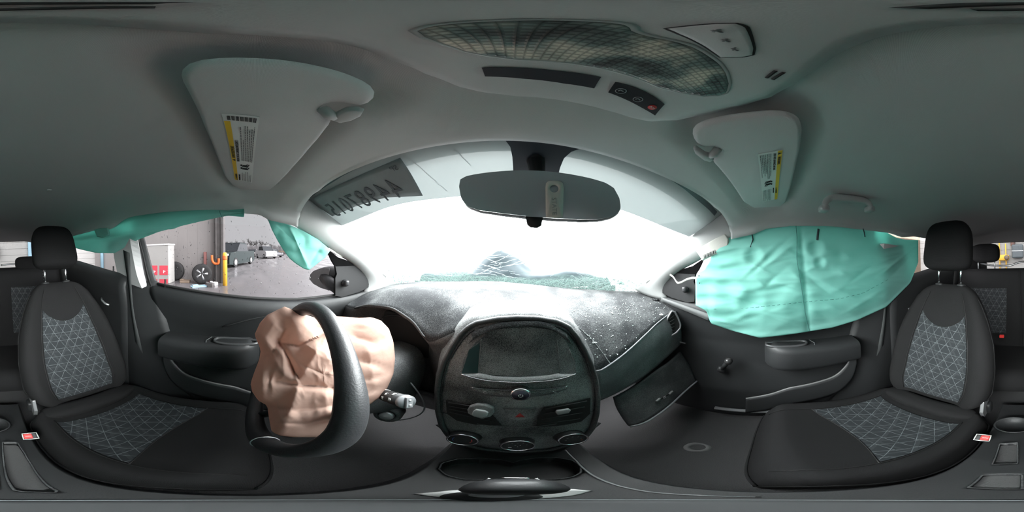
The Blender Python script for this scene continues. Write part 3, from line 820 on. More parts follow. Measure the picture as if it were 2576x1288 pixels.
# floor pan, tunnel side, firewall
fl = obj('floor', grid(lambda u, v: (-.64 + 1.28 * u, 1.0 - 2.6 * v, FZ + (.35 * sm((1.0 - 2.6 * v - .55) / .45) if 1.0 - 2.6 * v > .55 else 0) + .004 * nz(u * 9, v * 18, 0, 3)), 30, 50), M['carpet'], kind='structure', label='black carpet of the footwells', cat='floor', solid=.01)
obj('carpet_clip', lathe([(.035, 0), (.033, .006), (.02, .008), (.018, .004), (0, .004)], az_(1755, 1126, FZ + .004), seg=20), pm('clip_grey', (.09, .09, .09), .5), label='round grey fastener on the passenger footwell carpet', cat='fastener')
obj('wall_front', grid(lambda u, v: (-.66 + 1.32 * u, .93 + .03 * math.sin(PI * u), -.90 + .71 * v), 9, 5), M['black_soft'], kind='structure', label='black bulkhead in front of the footwells', cat='wall', solid=.01)

for side in (-1, 1):
    who = SIDE[side]
    # ---- front door: one skin from sill to bottom, with parts
    def skin(u, v):
        zt = 0; d = .70 * v ** 1.15
        y0 = yrear(-.16 - d * .9); y = y0 + (.66 - y0) * u
        z = zb(y) - d
        prof = interp(d, [(0, .628), (.012, .612), (.04, .605), (.10, .618), (.18, .632), (.30, .630), (.40, .612), (.46, .598), (.60, .596), (.70, .60)])
        return (-(prof), y, z)
    d_ = obj('door_1' if side < 0 else 'door_2', S(grid(skin, 40, 44), side), M['door'], kind='structure', solid=.03, off=1,
             label=('black moulded driver door trim with pull handle' if side < 0 else 'black moulded passenger door trim with window crank'), cat='door')
    # sill seal strip along the glass
    obj('window_seal', S(tube([(-xg(zb(y)) + .012, y, zb(y) + .004) for y in np.linspace(-.41, .60, 24)], .007, 8, flat=.8), side), M['rubber'], d_)
    # armrest
    def arm(u, v):
        a = 2 * PI * v
        y = -.36 + .375 * u
        w = .066 * math.sqrt(max(0, 1 - max(0, (u - .70) / .30) ** 2.4)) + .004
        h = .055 + .012 * u
        if u > .9: h *= .85
        cxs = -.63 + w * .45 - .014
        zc_ = -.425 + .012 * u
        px_ = math.copysign(abs(math.cos(a)) ** .45, math.cos(a)) * w; pz = math.copysign(abs(math.sin(a)) ** .45, math.sin(a)) * h
        return (cxs + px_ * 1.0, y, zc_ + pz)
    ar_ = obj('armrest', S(grid(arm, 30, 24, cv=True), side), M['door'], d_)
    # pull cup: rim ring and dark hollow
    zt = -.425 + .055 + .010
    rim = []
    for k in range(40):
        a = 2 * PI * k / 40
        yy = -.072 + .078 * math.copysign(abs(math.cos(a)) ** .6, math.cos(a)); xx = -.598 + .024 * math.copysign(abs(math.sin(a)) ** .7, math.sin(a)) * (1 - .35 * max(0, math.cos(a)))
        rim.append((xx, yy, zt + .006 - .0))
    obj('cup_rim', S(tube(rim, .006, 8, closed=True), side), pm('handle_gloss', (.06, .062, .064), .25), ar_)
    obj('cup_hollow', S(prism([(p[0], p[1], zt + .0035) for p in rim], (0, 0, -.001)), side), M['rubber'], ar_, smooth=False)
    # seam lines of the armrest pad
    obj('pad_seam', S(tube([(-.562 - .0015, y, -.408) for y in np.linspace(-.33, -.03, 16)], .0012, 5), side), pm('seam_grey', (.16, .17, .17), .5), ar_)
    obj('pad_split', S(tube([(-.620, -.165, zt + .0065), (-.585, -.178, zt + .0065), (-.5605, -.172, zt - .012), (-.5600, -.160, zt - .035)], .0012, 5), side), pm('seam_grey2', (.18, .19, .19), .5), ar_)
    # pocket edge along the lower door, its highlight painted as paler grey
    pe = [ax(u, v, -.60) for u, v in ((417, 850), (425, 882), (440, 910), (470, 937), (510, 952), (560, 964), (592, 970), (640, 985), (700, 995))]
    obj('pocket_edge', S(tube(resample(pe, 40, True) + np.array([.012, 0, 0]), .005, 6), side), pm('edge_highlight', (.16, .16, .16), .45), d_)
    def pocket(u, v):
        P = resample(pe, 30, True); p = P[min(29, int(u * 29))]
        return (p[0] + .010 + .012 * math.sin(PI * v * .5), p[1], p[2] - (.12) * v)
    obj('map_pocket', S(grid(pocket, 30, 8), side), M['door'], d_, solid=.006)
    if side > 0:
        lw = [[ax(u, v, .602) for u, v in ((1664, 748), (1700, 760), (1745, 776), (1792, 793))], [ax(u, v, .596) for u, v in ((1664, 753), (1700, 767), (1745, 784), (1790, 801))], [ax(u, v, .602) for u, v in ((1664, 757), (1700, 772), (1745, 790), (1787, 808))]]
        obj('sill_ledge', rows([resample(r, 16, True) for r in lw], m=7, sv=True), pm('ledge_grey', (.10, .105, .105), .45), d_, solid=.004)
    # lock pin
    lp_ = ax(416, 722, -.632)
    lk = obj('lock_pin', S(join(lathe([(.012, 0), (.011, .006), (.005, .008), (.004, .03), (.005, .034), (0, .036)], (-.632, lp_[1], zb(lp_[1]) - .006), seg=14)), side), M['rubber'], d_)
    # upper swage line of the door card
    sw = [ax(u, v, -.612) for u, v in ((560, 822), (620, 806), (690, 790), (750, 775))]
    obj('swage_line', S(tube(resample(sw, 14, True), .003, 6), side), M['black'], d_)
    # mirror sail: black triangle ahead of the glass with the adjuster
    sail = [ax(u, v, -.615) for u, v in ((829, 634), (850, 650), (880, 660), (905, 672), (925, 700), (928, 720), (905, 732), (860, 745), (846, 742), (846, 700), (850, 690), (846, 668), (838, 655))]
    so = obj('mirror_sail', S(prism(sail, (-.015, 0, 0)), side), M['black_soft'], d_, smooth=False, bevel=.004)
    kp = ax(868, 712, -.61)
    obj('adjuster', S(join(lathe([(.016, 0), (.015, .006), (.009, .010), (.008, .02)], kp, (1, -.25, 0), 16), superell((kp[0] + .02, kp[1] - .006, kp[2] + .004), (.02, .02, .024), nu=12, nv=8)), side), pm('knob_black', (.035, .035, .037), .3), so)
    # door frame along the rear of the glass
    fr_o = [ax(u, v, -x) for (u, v), x in zip(((340, 598), (352, 640), (362, 690), (372, 728)), (.575, .60, .615, .63))]
    fr_i = [ax(u, v, -x) for (u, v), x in zip(((362, 592), (375, 640), (388, 690), (402, 726)), (.580, .605, .62, .635))]
    fm_ = [(np.asarray(a) + np.asarray(b)) / 2 + np.array([.014, 0, 0]) for a, b in zip(fr_o, fr_i)]
    obj('window_frame', S(rows([fr_o, fm_, fr_i], n=14, m=9, sv=True, smooth=True), side), M['black'], d_, solid=.01)
    rg = [(np.asarray(a) * .45 + np.asarray(b) * .55) + np.array([.013, 0, 0]) for a, b in zip(fr_o, fr_i)]
    obj('frame_seal', S(tube(resample(rg, 14, True), .004, 6), side), M['rubber'], d_)
    # ---- front side glass
    g = grid(lambda u, v: (-(xg(-.27 + .44 * v)), -.46 + 1.10 * u, -.27 + .44 * v), 12, 8)
    wn = obj('window_2' if side < 0 else 'window_4', S(g, side), M['glass'], kind='structure', label=('rain spattered driver door window' if side < 0 else 'passenger door window behind the inflated curtain'), cat='window')
    if side < 0:
        gs = []; rnd = random.Random(5)
        for k in range(420):
            yy = rnd.uniform(-.36, .25); zz = rnd.uniform(-.17, .125)
            r = rnd.choice([.0006, .0008, .001, .0013, .0017]) * rnd.uniform(.7, 1.2)
            L = r * rnd.choice([1, 1.2, 1.5, 2.5, 5 if zz > -.02 and yy < -.15 else 1.6])
            gs.append(superell((-xg(zz) + .001, yy, zz), (.0012, r * 2, L * 2), nu=7, nv=5, e=1, e2=1, M=rotm('X', rnd.uniform(-25, 25))))
        obj('rain_drops', join(*gs), M['drop'], wn, kind='stuff')
    # ---- A pillar cover
    inn = [ax(u, v, -x) for (u, v), x in zip(((763, 498), (800, 528), (860, 572), (925, 638), (960, 676), (985, 702), (1000, 712)), (.556, .562, .572, .588, .598, .606, .61))]
    out_ = [ax(u, v, -x) for (u, v), x in zip(((742, 566), (775, 588), (830, 626), (886, 660), (915, 692), (920, 716), (912, 740)), (.582, .590, .604, .618, .626, .628, .626))]
    I = resample(inn, 30, True); O = resample(out_, 30, True)
    inner_n = np.array([.75, -.5, -.3])
    R = []
    for k in range(9):
        t = k / 8
        R.append([I[i] * (1 - t) + O[i] * t + inner_n * .020 * math.sin(PI * t) ** .8 for i in range(30)])
    R = [[p + np.array([-.012, .022, .0]) for p in I]] + R
    pl_ = obj('trim_1' if side < 0 else 'trim_2', S(rows(R), side), M['grey_plastic'], kind='structure', label=('light grey driver side windscreen pillar cover' if side < 0 else 'light grey passenger side windscreen pillar cover'), cat='pillar trim', solid=.006, off=-1)
    for (u, v), nm, sc in (((805, 552), 'airbag_badge', .010), ((958, 690), 'tether_cap', .016)):
        i = int(np.argmin([np.linalg.norm(proj((I[k] + O[k]) / 2) - np.array([u, v])) for k in range(30)]))
        tt = .45 if nm == 'airbag_badge' else .22
        c = I[i] * (1 - tt) + O[i] * tt + inner_n * .020 * math.sin(PI * tt) ** .8
        n_ = inner_n / np.linalg.norm(inner_n)
        ex_ = I[min(i + 1, 29)] - I[max(i - 1, 0)]; ex_ /= np.linalg.norm(ex_); ey_ = np.cross(n_, ex_)
        poly = [c + ex_ * sc * 1.25 * math.copysign(abs(math.cos(a)) ** .6, math.cos(a)) + ey_ * sc * .85 * math.copysign(abs(math.sin(a)) ** .6, math.sin(a)) for a in np.linspace(0, 2 * PI, 28, endpoint=False)]
        if nm == 'tether_cap':
            obj(nm, S(pillow(poly, n_, .007, .4), side), M['grey_plastic'], pl_)
        obj(nm + '_line' if nm == 'tether_cap' else nm, S(tube(poly, .0008, 5, closed=True), side), pm('line_grey', (.16, .16, .165), .6), pl_)
    # ---- B pillar: light upper cover and black lower cover
    bl = [ax(u, v, -x) for (u, v), x in zip(((286, 600), (290, 640), (296, 672), (303, 702)), (.568, .580, .592, .60))]
    bm = [ax(u, v, -x) for (u, v), x in zip(((328, 590), (336, 640), (346, 690), (357, 724)), (.548, .562, .578, .588))]
    br_ = [ax(u, v, -x) for (u, v), x in zip(((346, 592), (352, 630), (360, 680), (367, 719)), (.560, .578, .597, .612))]
    obj('trim_3' if side < 0 else 'trim_4', S(rows([bl, bm, br_], n=12, smooth=True), side), M['grey_plastic'], kind='structure', smooth=False,
        label=('light grey pillar cover behind the driver door' if side < 0 else 'light grey pillar cover behind the passenger door'), cat='pillar trim', solid=.01, off=1)
    lowb = [[(-.600, -.72, -.10), (-.605, -.70, -.40), (-.60, -.64, -.70), (-.59, -.60, -.92)],
            [(-.592, -.56, -.14), (-.590, -.52, -.40), (-.575, -.44, -.70), (-.565, -.36, -.92)],
            [(-.632, yrear(-.16) + .03, -.13)] + [(-.640, yrear(z) + .045, z) for z in (-.40, -.55, -.70, -.92)]]
    obj('trim_5' if side < 0 else 'trim_6', S(rows([resample(r, 16, True) for r in lowb], m=10, sv=True), side), M['black'], kind='structure',
        label=('black lower pillar cover behind the driver door' if side < 0 else 'black lower pillar cover behind the passenger door'), cat='pillar trim', solid=.01, off=1)
    obj('sill_strip', S(tube([(-.60, -.62, -.735), (-.585, -.48, -.76), (-.58, -.30, -.80), (-.585, .2, -.82)], .010, 8), side), M['satin'], None, label=('bright sill edge beside the driver seat' if side < 0 else 'bright sill edge beside the passenger seat'), cat='sill', kind='structure')
    # ---- rear door: panel, glass, lock pin, inside handle
    def zbr(y): return interp(-y, [(.55, -.118), (.75, -.095), (1.0, -.065), (1.35, -.03)])
    def rskin(u, v):
        y = -.56 - .95 * u; d = .80 * v
        prof = interp(d, [(0, .602), (.02, .585), (.06, .58), (.2, .60), (.8, .585)])
        return (-prof, y, zbr(y) - d)
    rd = obj('door_3' if side < 0 else 'door_4', S(grid(rskin, 20, 16), side), M['black'], kind='structure', label=('black rear door trim behind the driver seat' if side < 0 else 'black rear door trim behind the passenger seat'), cat='door', solid=.02, off=1)
    q = ax(288, 690, -.59)
    obj('lock_pin', S(lathe([(.012, 0), (.011, .006), (.005, .008), (.004, .03), (.005, .034), (0, .036)], (-.595, -.675, zbr(-.675) - .004), seg=14), side), M['rubber'], rd)
    hq = ax(265, 757, -.578)
    obj('door_pull', S(tube([hq + np.array([.006, -.03, .012]), hq + np.array([.016, -.01, .004]), hq + np.array([.016, .02, -.008]), hq + np.array([.006, .04, -.014])], .006, 8), side), M['satin'], rd)
    g = grid(lambda u, v: (-(.578 + (.135 - (-.17 + .29 * v)) * .10), -.52 - 1.0 * u, -.17 + .29 * v), 10, 6)
    obj('window_3' if side < 0 else 'window_5', S(g, side), M['glass'], kind='structure', label=('rear door window behind the driver' if side < 0 else 'rear door window behind the passenger'), cat='window')
    # quarter panel to the tailgate
    def quarter(u, v):
        y = -1.30 - .70 * u; z = .15 - 1.0 * v
        x = .55 - .06 * u + .05 * sm(v * 2) - (.0 if z < .0 else .01)
        return (-x, y, z)
    obj('trim_7' if side < 0 else 'trim_8', S(grid(quarter, 12, 14), side), M['black_soft'], kind='structure', label=('dark rear quarter trim on the driver side' if side < 0 else 'dark rear quarter trim on the passenger side'), cat='pillar trim', solid=.02, off=1)

# tailgate: frame, glass, wiper motor arch
tg = obj('wall_back', join(box((0, -1.98, -.55), (1.1, .04, .72)), box((-.50, -1.97, .02), (.14, .05, .44)), box((.50, -1.97, .02), (.14, .05, .44)), box((0, -1.97, .215), (1.1, .05, .09))), M['black_soft'], kind='structure', smooth=False, bevel=.01, label='black tailgate lining around the rear window', cat='wall')
obj('window_6', grid(lambda u, v: (-.46 + .92 * u, -2.0 + .06 * v, -.22 + .42 * v), 6, 4), M['rear_glass'], kind='structure', label='rear window of the tailgate', cat='window')
wp = [ay(u - 2576 if u > 2576 else u, v, -1.93) for u, v in ((2455, 660), (2475, 664), (2500, 668), (2540, 668), (2560, 661), (2576, 658))]
obj('wiper_cover', join(tube(resample(wp, 20, True), .012, 8), tube(resample([ay(2, 667, -1.93), ay(22, 665, -1.93), ay(45, 663, -1.93)], 8), .010, 8)), M['satin'], None, label='grey curved moulding along the bottom of the rear window', cat='moulding')
# ================================================================== overhead: visors, console, mirror, grab handle
CZ = .208
def visor(side, P3, name, lab):
    p0, n = vis_plane(side); n = n / np.linalg.norm(n)
    base = np.mean(P3, 0)
    t = thing(name, (base[0], base[1], base[2]), lab, 'sun visor', 'sun visors')
    Q = resample(list(P3) + [P3[0]], 111)[:-1]
    # smooth the outline a little
    Q = np.array([(Q[i - 1] + 2 * Q[i] + Q[(i + 1) % len(Q)]) / 4 for i in range(len(Q))])
    b = obj('visor_body', pillow(Q + n * .006, n, .016, .45), M['visor'], t)
    return t, p0 + n * .0, n
vl, p0l, nl = visor(-1, VL3, 'sun_visor', 'light grey driver sun visor with French airbag warning label')
vr, p0r, nr = visor(1, VR3, 'sun_visor', 'greenish grey passenger sun visor with English airbag warning label')
def vq(side, u, v, off=-.0035):
    p0, n = vis_plane(side); n = n / np.linalg.norm(n); return apl(u, v, p0 + n * off, n)
# clips and pivots
def clip(par, side, c, hook):
    cp_ = vq(side, *c, off=-.002)
    tgt = vq(side, *hook, off=-.006)
    obj('clip_rod', tube([cp_ + np.array([0, 0, .004]), (cp_ + tgt) / 2 + np.array([0, 0, -.003]), tgt], [.007, .0075, .006], 10), M['grey_plastic'], par)
    pts = [vq(side, *p, off=-.005) for p in (CLIP[side])]
    obj('clip_bracket', pillow(pts, nl if side < 0 else nr, .012, .4, 3), M['grey_plastic'], par)
CLIP = {-1: [(838, 300), (846, 283), (870, 271), (900, 270), (916, 276), (908, 290), (885, 301), (856, 306)], 1: [(1744, 372), (1752, 369), (1776, 384), (1790, 389), (1796, 398), (1786, 404), (1768, 399), (1748, 384)]}
clip(vl, -1, (812, 278), (845, 295)); clip(vr, 1, (1806, 378), (1786, 392))
PIV = {-1: (694, 468), 1: (1880, 516)}
for side, par in ((-1, vl), (1, vr)):
    c = vq(side, *PIV[side], off=.004)
    obj('pivot_mount', superell(c + np.array([side * .012, .012, .010]), (.05, .03, .018), nu=16, nv=8, e=.7), M['grey_plastic'], par)
# warning labels
def label(par, side, quad, french):
    Q = [vq(side, *p, off=-.0026) for p in quad]           # a: yellow top-start, b: yellow top-end, c, d: far side
    n = -(nl if side < 0 else nr)
    lb = obj('warning_label', prism(Q, n * .0004), M['paper'], par, smooth=False, label='white and yellow airbag warning label')
    a, b, c, d = [np.asarray(q) + n * .0008 for q in Q]
    def P(s, t): return (a * (1 - s) + b * s) * (1 - t) + (d * (1 - s) + c * s) * t
    X = (b - a) / np.linalg.norm(b - a); Y = (a - d); Y = Y / np.linalg.norm(Y); Ht = np.linalg.norm(a - d); Lt = np.linalg.norm(b - a)
    s1 = .065 if french else .0
    s0 = 0.0
    obj('yellow_bar', prism([P(s0, 0.02), P(1 - s1, 0.02), P(1 - s1, .20), P(s0, .20)], n * .0002), M['yellow'], lb, smooth=False)
    up = Y
    def tx(nm, s, x, y, h, mt='ink', xs=.8):
        text(nm, s, P(x, y) + n * .0006, X, up, Ht * h, M[mt], lb, xs=xs)
    def tri(x, y, h):
        p = P(x, y) + n * .0006
        obj('warning_triangle', prism([p, p + X * Ht * h, p + X * Ht * h / 2 + up * Ht * h * .9], n * .0002), M['ink'], lb, smooth=False)
    if french:
        tri(.02, .18, .13); tx('heading', 'WARNING', .06, .18, .14)
        tx('heading', 'EVEN WITH ADVANCED AIR BAGS', .02, .34, .11, xs=.42)
        tri(.42, .18, .15); tx('heading', 'AVERTISSEMENT', .47, .19, .17, xs=.75)
        tx('heading', 'MEME AVEC DES SACS GONFLABLES INTELLIGENTS', .42, .36, .15, xs=.46)
        blocks = ((.02, .24, .44, .98, 6), (.44, .90, .46, .96, 7)); pic = .29
    else:
        tri(.02, .18, .16); tx('heading', 'WARNING', .075, .18, .17)
        tx('heading', 'EVEN WITH ADVANCED AIR BAGS', .02, .37, .15, xs=.62)
        tri(.65, .18, .13); tx('heading', 'AVERTISSEMENT', .69, .18, .13, xs=.62)
        tx('heading', 'MEME AVEC DES SACS GONFLABLES', .64, .34, .11, xs=.42)
        blocks = ((.02, .44, .46, .96, 7), (.66, .98, .44, .98, 7)); pic = .47
    rnd = random.Random(9); gs = []
    for (x0, x1, y0, y1, k) in blocks:
        for r in range(k):
            yy = y0 + (y1 - y0) * r / k; x = x0; xend = x1 - rnd.uniform(0, .35) * (x1 - x0) * (rnd.random() < .5)
            while x < xend:
                w = rnd.uniform(.012, .035); e = min(x + w, xend)
                gs.append(prism([P(x, yy) + n * .0003, P(e, yy) + n * .0003, P(e, yy + .030) + n * .0003, P(x, yy + .030) + n * .0003], n * .0002)); x = e + .007
    obj('fine_print', join(*gs), M['dim'], lb, smooth=False, kind='stuff')
    # pictogram of a child seat facing a bag
    def pt(x, y): return P(pic + x, .45 + y) + n * .0006
    gs = []
    for dx in (0, .055):
        gs.append(tube([pt(dx, .0), pt(dx + .005, .28), pt(dx + .04, .34)], .0011, 6)); gs.append(tube([pt(dx + .012, .05), pt(dx + .02, .22), pt(dx + .045, .25)], .0008, 6)); gs.append(superell(pt(dx + .014, -.02), (.004, .004, .003), nu=10, nv=6))
    obj('pictogram', join(*gs), M['ink'], lb)
    if french:
        gs = []
        for k in range(7):
            for j in range(3):
                y = .13 + .12 * k + .03 * j
                gs.append(prism([P(.945, y), P(.985, y), P(.985, y + .018), P(.945, y + .018)], n * .0003))
        obj('barcode', join(*gs), M['ink'], lb, smooth=False)
label(vl, -1, [(590, 451), (557, 286), (653, 294), (634, 460)], True)
label(vr, 1, [(1970, 377), (1956, 500), (1919, 508), (1906, 388)], False)
# the labels' long side runs along the visor: yellow edge first, lettering upright towards it

# ---- overhead console
oc_px = [(1000, 152), (1075, 190), (1150, 222), (1220, 242), (1290, 255), (1370, 262), (1450, 272), (1520, 288), (1590, 306), (1640, 311), (1700, 304), (1780, 288), (1860, 268), (1930, 245), (1985, 214), (2030, 180), (2075, 145), (2130, 112), (2200, 86), (2290, 68), (2400, 58), (2500, 53), (2576, 50), (90, 50), (200, 54), (300, 60), (420, 69), (560, 80), (700, 86), (820, 98), (900, 112), (950, 128)]
op = [az_(u, v, CZ) for u, v in oc_px]
ob = np.mean(op, 0)
oc = thing('overhead_console', (ob[0], ob[1], CZ), 'grey overhead console with map lamp and call buttons', 'console')
Q = resample(op + [op[0]], 121)[:-1]
gV, gF = [], []
prof = [(1.16, .036), (1.08, .014), (1.0, .004), (.965, .0), (.90, -.0022), (.5, -.003), (.02, -.003)]
cen = np.array([ob[0], ob[1], CZ])
for f, h in prof:
    for q in Q: gV.append(tuple(cen + (q - cen) * f + np.array([0, 0, h])))
nq = len(Q)
for j in range(len(prof) - 1):
    for i in range(nq): gF.append((j * nq + i, j * nq + (i + 1) % nq, (j + 1) * nq + (i + 1) % nq, (j + 1) * nq + i))
gF.append(tuple((len(prof) - 1) * nq + i for i in range(nq)))
obj('console_shell', (gV, gF), M['console_grey'], oc)
OCZ = CZ - .0035
def op_(u, v, dz=0): return az_(u, v, OCZ + dz)
lens_px = [(1042, 78), (1075, 66), (1140, 58), (1220, 53), (1310, 50), (1400, 50), (1490, 53), (1555, 57), (1590, 64), (1597, 80), (1640, 92), (1700, 103), (1748, 118), (1785, 140), (1812, 160), (1828, 182), (1836, 210), (1830, 232), (1812, 240), (1770, 242), (1715, 235), (1660, 220), (1600, 196), (1540, 178), (1470, 164), (1390, 155), (1300, 150), (1230, 141), (1170, 130), (1110, 110), (1065, 94)]
lp3 = np.array([op_(u, v) for u, v in lens_px]); lQ = resample(list(lp3) + [lp3[0]], 91)[:-1]
def lens_mat():
    m, nt, out = _new('prism_lens')
    b = N(nt, 'ShaderNodeBsdfPrincipled'); tc = N(nt, 'ShaderNodeTexCoord')
    v = N(nt, 'ShaderNodeTexVoronoi', distance='CHEBYCHEV'); v.inputs['Scale'].default_value = 250; v.inputs['Randomness'].default_value = 0
    nt.links.new(tc.outputs['Object'], v.inputs['Vector'])
    n = N(nt, 'ShaderNodeTexNoise'); n.inputs['Scale'].default_value = 34; n.inputs['Detail'].default_value = 2; nt.links.new(tc.outputs['Object'], n.inputs['Vector'])
    r = N(nt, 'ShaderNodeValToRGB'); nt.links.new(n.outputs[0], r.inputs[0])
    e = r.color_ramp.elements; e[0].position = .38; e[0].color = (.13, .14, .14, 1); e[1].position = .64; e[1].color = (1.0, .93, .78, 1); q = e.new(.50); q.color = (.30, .38, .36, 1)  # warm bright patches paint glints into the lens colour
    mr = N(nt, 'ShaderNodeMapRange'); nt.links.new(v.outputs['Distance'], mr.inputs[0]); mr.inputs[1].default_value = .1; mr.inputs[2].default_value = .5; mr.inputs[3].default_value = 1; mr.inputs[4].default_value = .35
    mx = N(nt, 'ShaderNodeMix', data_type='RGBA', blend_type='MULTIPLY'); mx.inputs[0].default_value = 1
    nt.links.new(r.outputs[0], mx.inputs[6]); nt.links.new(mr.outputs[0], mx.inputs[7]); nt.links.new(mx.outputs[2], b.inputs['Base Color'])
    b.inputs['Roughness'].default_value = .18
    bp = N(nt, 'ShaderNodeBump'); bp.inputs['Strength'].default_value = .8; bp.inputs['Distance'].default_value = .0012
    nt.links.new(v.outputs['Distance'], bp.inputs['Height']); nt.links.new(bp.outputs[0], b.inputs['Normal'])
    nt.links.new(b.outputs[0], out.inputs[0]); return m
ln = obj('map_lamp_lens', pillow(lQ + np.array([0, 0, .001]), (0, 0, 1), .006, .5, 3), lens_mat(), oc)
obj('lens_rim', tube(lQ + np.array([0, 0, .0005]), .0016, 6, closed=True), pm('lens_edge', (.42, .45, .44), .3), ln)
# button to the right of the lens, slots, strip and call buttons
bt = [(1677, 72), (1730, 66), (1800, 60), (1852, 59), (1875, 68), (1888, 95), (1896, 122), (1893, 138), (1870, 143), (1812, 144), (1790, 128), (1750, 104), (1710, 86)]
b3 = np.array([op_(u, v) for u, v in bt]); bQ = resample(list(b3) + [b3[0]], 61)[:-1]
bo_ = obj('lamp_button', pillow(bQ, (0, 0, 1), .005, .4, 3), M['console_grey'], oc)
obj('button_gap', tube(bQ, .0009, 5, closed=True), M['ink'], bo_)
for (u, v), L in (((1790, 76), 26), ((1815, 100), 20), ((1840, 122), 16)):
    p = op_(u, v, -.0030); q = op_(u + L, v + 6, -.0030)
    obj('button_mark', join(tube([p, q], .0006, 5), tube([op_(u + 4, v + 5, -.003), op_(u + L - 6, v - 3, -.003)], .0005, 5)), M['dim'], bo_)
for a, b in (((1928, 196), (1952, 178)), ((1942, 202), (1968, 184)) if False else ((1944, 200), (1972, 182))):
    obj('microphone_slot', tube([op_(*a, dz=.0005), op_(*b, dz=.0005)], .0014, 8), M['ink'], oc)
st1 = [(1212, 170), (1300, 170), (1400, 178), (1512, 194), (1495, 222), (1420, 210), (1320, 198), (1220, 192)]
obj('dark_strip', prism([op_(u, v, -.0003) for u, v in st1], (0, 0, -.0006)), pm('strip_dark', (.035, .037, .045), .4), oc, smooth=False)
st2 = [(1548, 206), (1600, 220), (1645, 242), (1672, 262), (1648, 290), (1610, 268), (1570, 248), (1530, 232)]
cb = obj('call_panel', prism([op_(u, v, -.0003) for u, v in st2], (0, 0, -.0006)), pm('panel_dark', (.022, .024, .028), .35), oc, smooth=False)
for (u, v), mt in (((1562, 229), 'dim'), ((1605, 250), 'dim'), ((1641, 270), 'red_print')):
    c = op_(u, v, -.0012)
    ring = [c + .0042 * np.array([math.cos(a), math.sin(a), 0]) for a in np.linspace(0, 2 * PI, 20, endpoint=False)]
    if mt == 'red_print':
        o_ = obj('call_button', lathe([(.0046, 0), (.0042, -.0006), (0, -.0006)], c, seg=18), M['red_print'], cb)
        text('letters', 'SOS', c + np.array([-.0032, -.0013, -.0009]), (1, 0, 0), (0, 1, 0), .0036, M['white'], o_)
    else:
        o_ = obj('call_button', tube(ring, .0004, 5, closed=True), pm('icon_grey', (.35, .37, .38), .5), cb)
        obj('icon', tube([c + np.array([-.0018, .0012, 0]), c + np.array([-.0012, -.0012, 0]), c + np.array([.002, -.0006, 0])], .0006, 5), pm('icon_grey2', (.35, .37, .38), .5), cb)
# slots near the zenith
for pts in ([(2290, 21), (2400, 15), (2576, 9), (150, 8), (420, 8)], [(2450, 25), (2576, 24), (150, 21), (390, 18)]):
    P = [az_(u, v, OCZ - .0005) for u, v in pts]
    obj('rear_slot', tube(resample(P, 24, True), .0016, 6), M['ink'], oc)
obj('headliner_plug', lathe([(.007, 0), (.006, -.003), (0, -.004)], ax(124, 478, -.28) if False else ar(124, 478, .62), seg=14) if False else superell(az_(124, 478, .232), (.016, .016, .006), nu=12, nv=6), M['headliner'], label='small round plug in the headliner above the driver seat', cat='plug')

# ---- interior mirror
mo_px = [(1147, 470), (1150, 452), (1165, 443), (1200, 436), (1250, 430), (1310, 427), (1370, 429), (1430, 436), (1490, 448), (1530, 460), (1552, 474), (1566, 500), (1570, 525), (1562, 540), (1545, 550), (1515, 556), (1470, 557), (1400, 554), (1330, 549), (1260, 541), (1200, 533), (1168, 522), (1152, 500)]
mp0 = np.array([.03, .205, .08]); mn = np.array([-.18, -1.0, -.10]); mn = mn / np.linalg.norm(mn)
mP = [apl(u, v, mp0, mn) for u, v in mo_px]
mQ = resample(mP + [mP[0]], 91)[:-1]
mc = np.mean(mQ, 0)
mi = thing('interior_mirror', (mc[0], mc[1], mc[2] - .03), 'black framed interior mirror hanging from the windscreen', 'mirror')
obj('mirror_housing', pillow(mQ - mn * .016, mn, .034, .35), M['black'], mi)
gq = mc + (mQ - mc) * .945 + mn * .0022
obj('mirror_glass', prism(gq, -mn * .002), M['mirror'], mi, smooth=False)
mt_ = [apl(u, v, mp0 - mn * .008, mn) for u, v in ((1322, 545), (1366, 547), (1362, 568), (1352, 574), (1335, 573), (1326, 566))]
obj('dip_lever', pillow(mt_, mn, .008, .3, 3), M['black'], mi)
top = wspx(1348, 400, .004)
obj('mirror_stem', tube([mc - mn * .03 + np.array([0, 0, .01]), mc - mn * .06 + np.array([0, .01, .035]), top], [.012, .011, .016], 12), M['black'], mi)
obj('stem_foot', lathe([(.016, -.004), (.015, .006), (.010, .010)], top, wsn(*ws_st(1348, 400)), 20, sx=.8), M['black'], mi)
# paper tag on the mirror
tq = [(1373, 547), (1372, 470), (1374, 459), (1382, 455), (1395, 454), (1408, 456), (1416, 461), (1418, 472), (1416, 548)]
tg_ = [apl(u, v, mp0 + mn * .005, mn) for u, v in tq]
hole_c = apl(1394, 475, mp0 + mn * .005, mn)
A_, B_, D_ = frame_of(mn)
def tag_mesh():
    out = resample(tg_ + [tg_[0]], 49)[:-1]; cen = hole_c
    hol = []
    for p in out:
        d = p - cen; d = d / np.linalg.norm(d); hol.append(cen + d * .0055)
    V = [tuple(p) for p in out] + [tuple(p) for p in hol]; n = len(out)
    return V, [(i, (i + 1) % n, n + (i + 1) % n, n + i) for i in range(n)]
tgo = obj('paper_tag', tag_mesh(), pm('tag_paper', (.82, .82, .76), .7), solid=.0008, label='cream paper tag with a punched hole on the interior mirror', cat='tag')
p1 = apl(1399, 545, mp0 + mn * .0062, mn); p2 = apl(1397, 500, mp0 + mn * .0062, mn)
text('letters', 'STATE', apl(1388, 497, mp0 + mn * .0062, mn), p1 - p2, apl(1410, 500, mp0 + mn * .0062, mn) - p2, .0085, pm('tag_ink', (.42, .44, .42), .7), tgo)

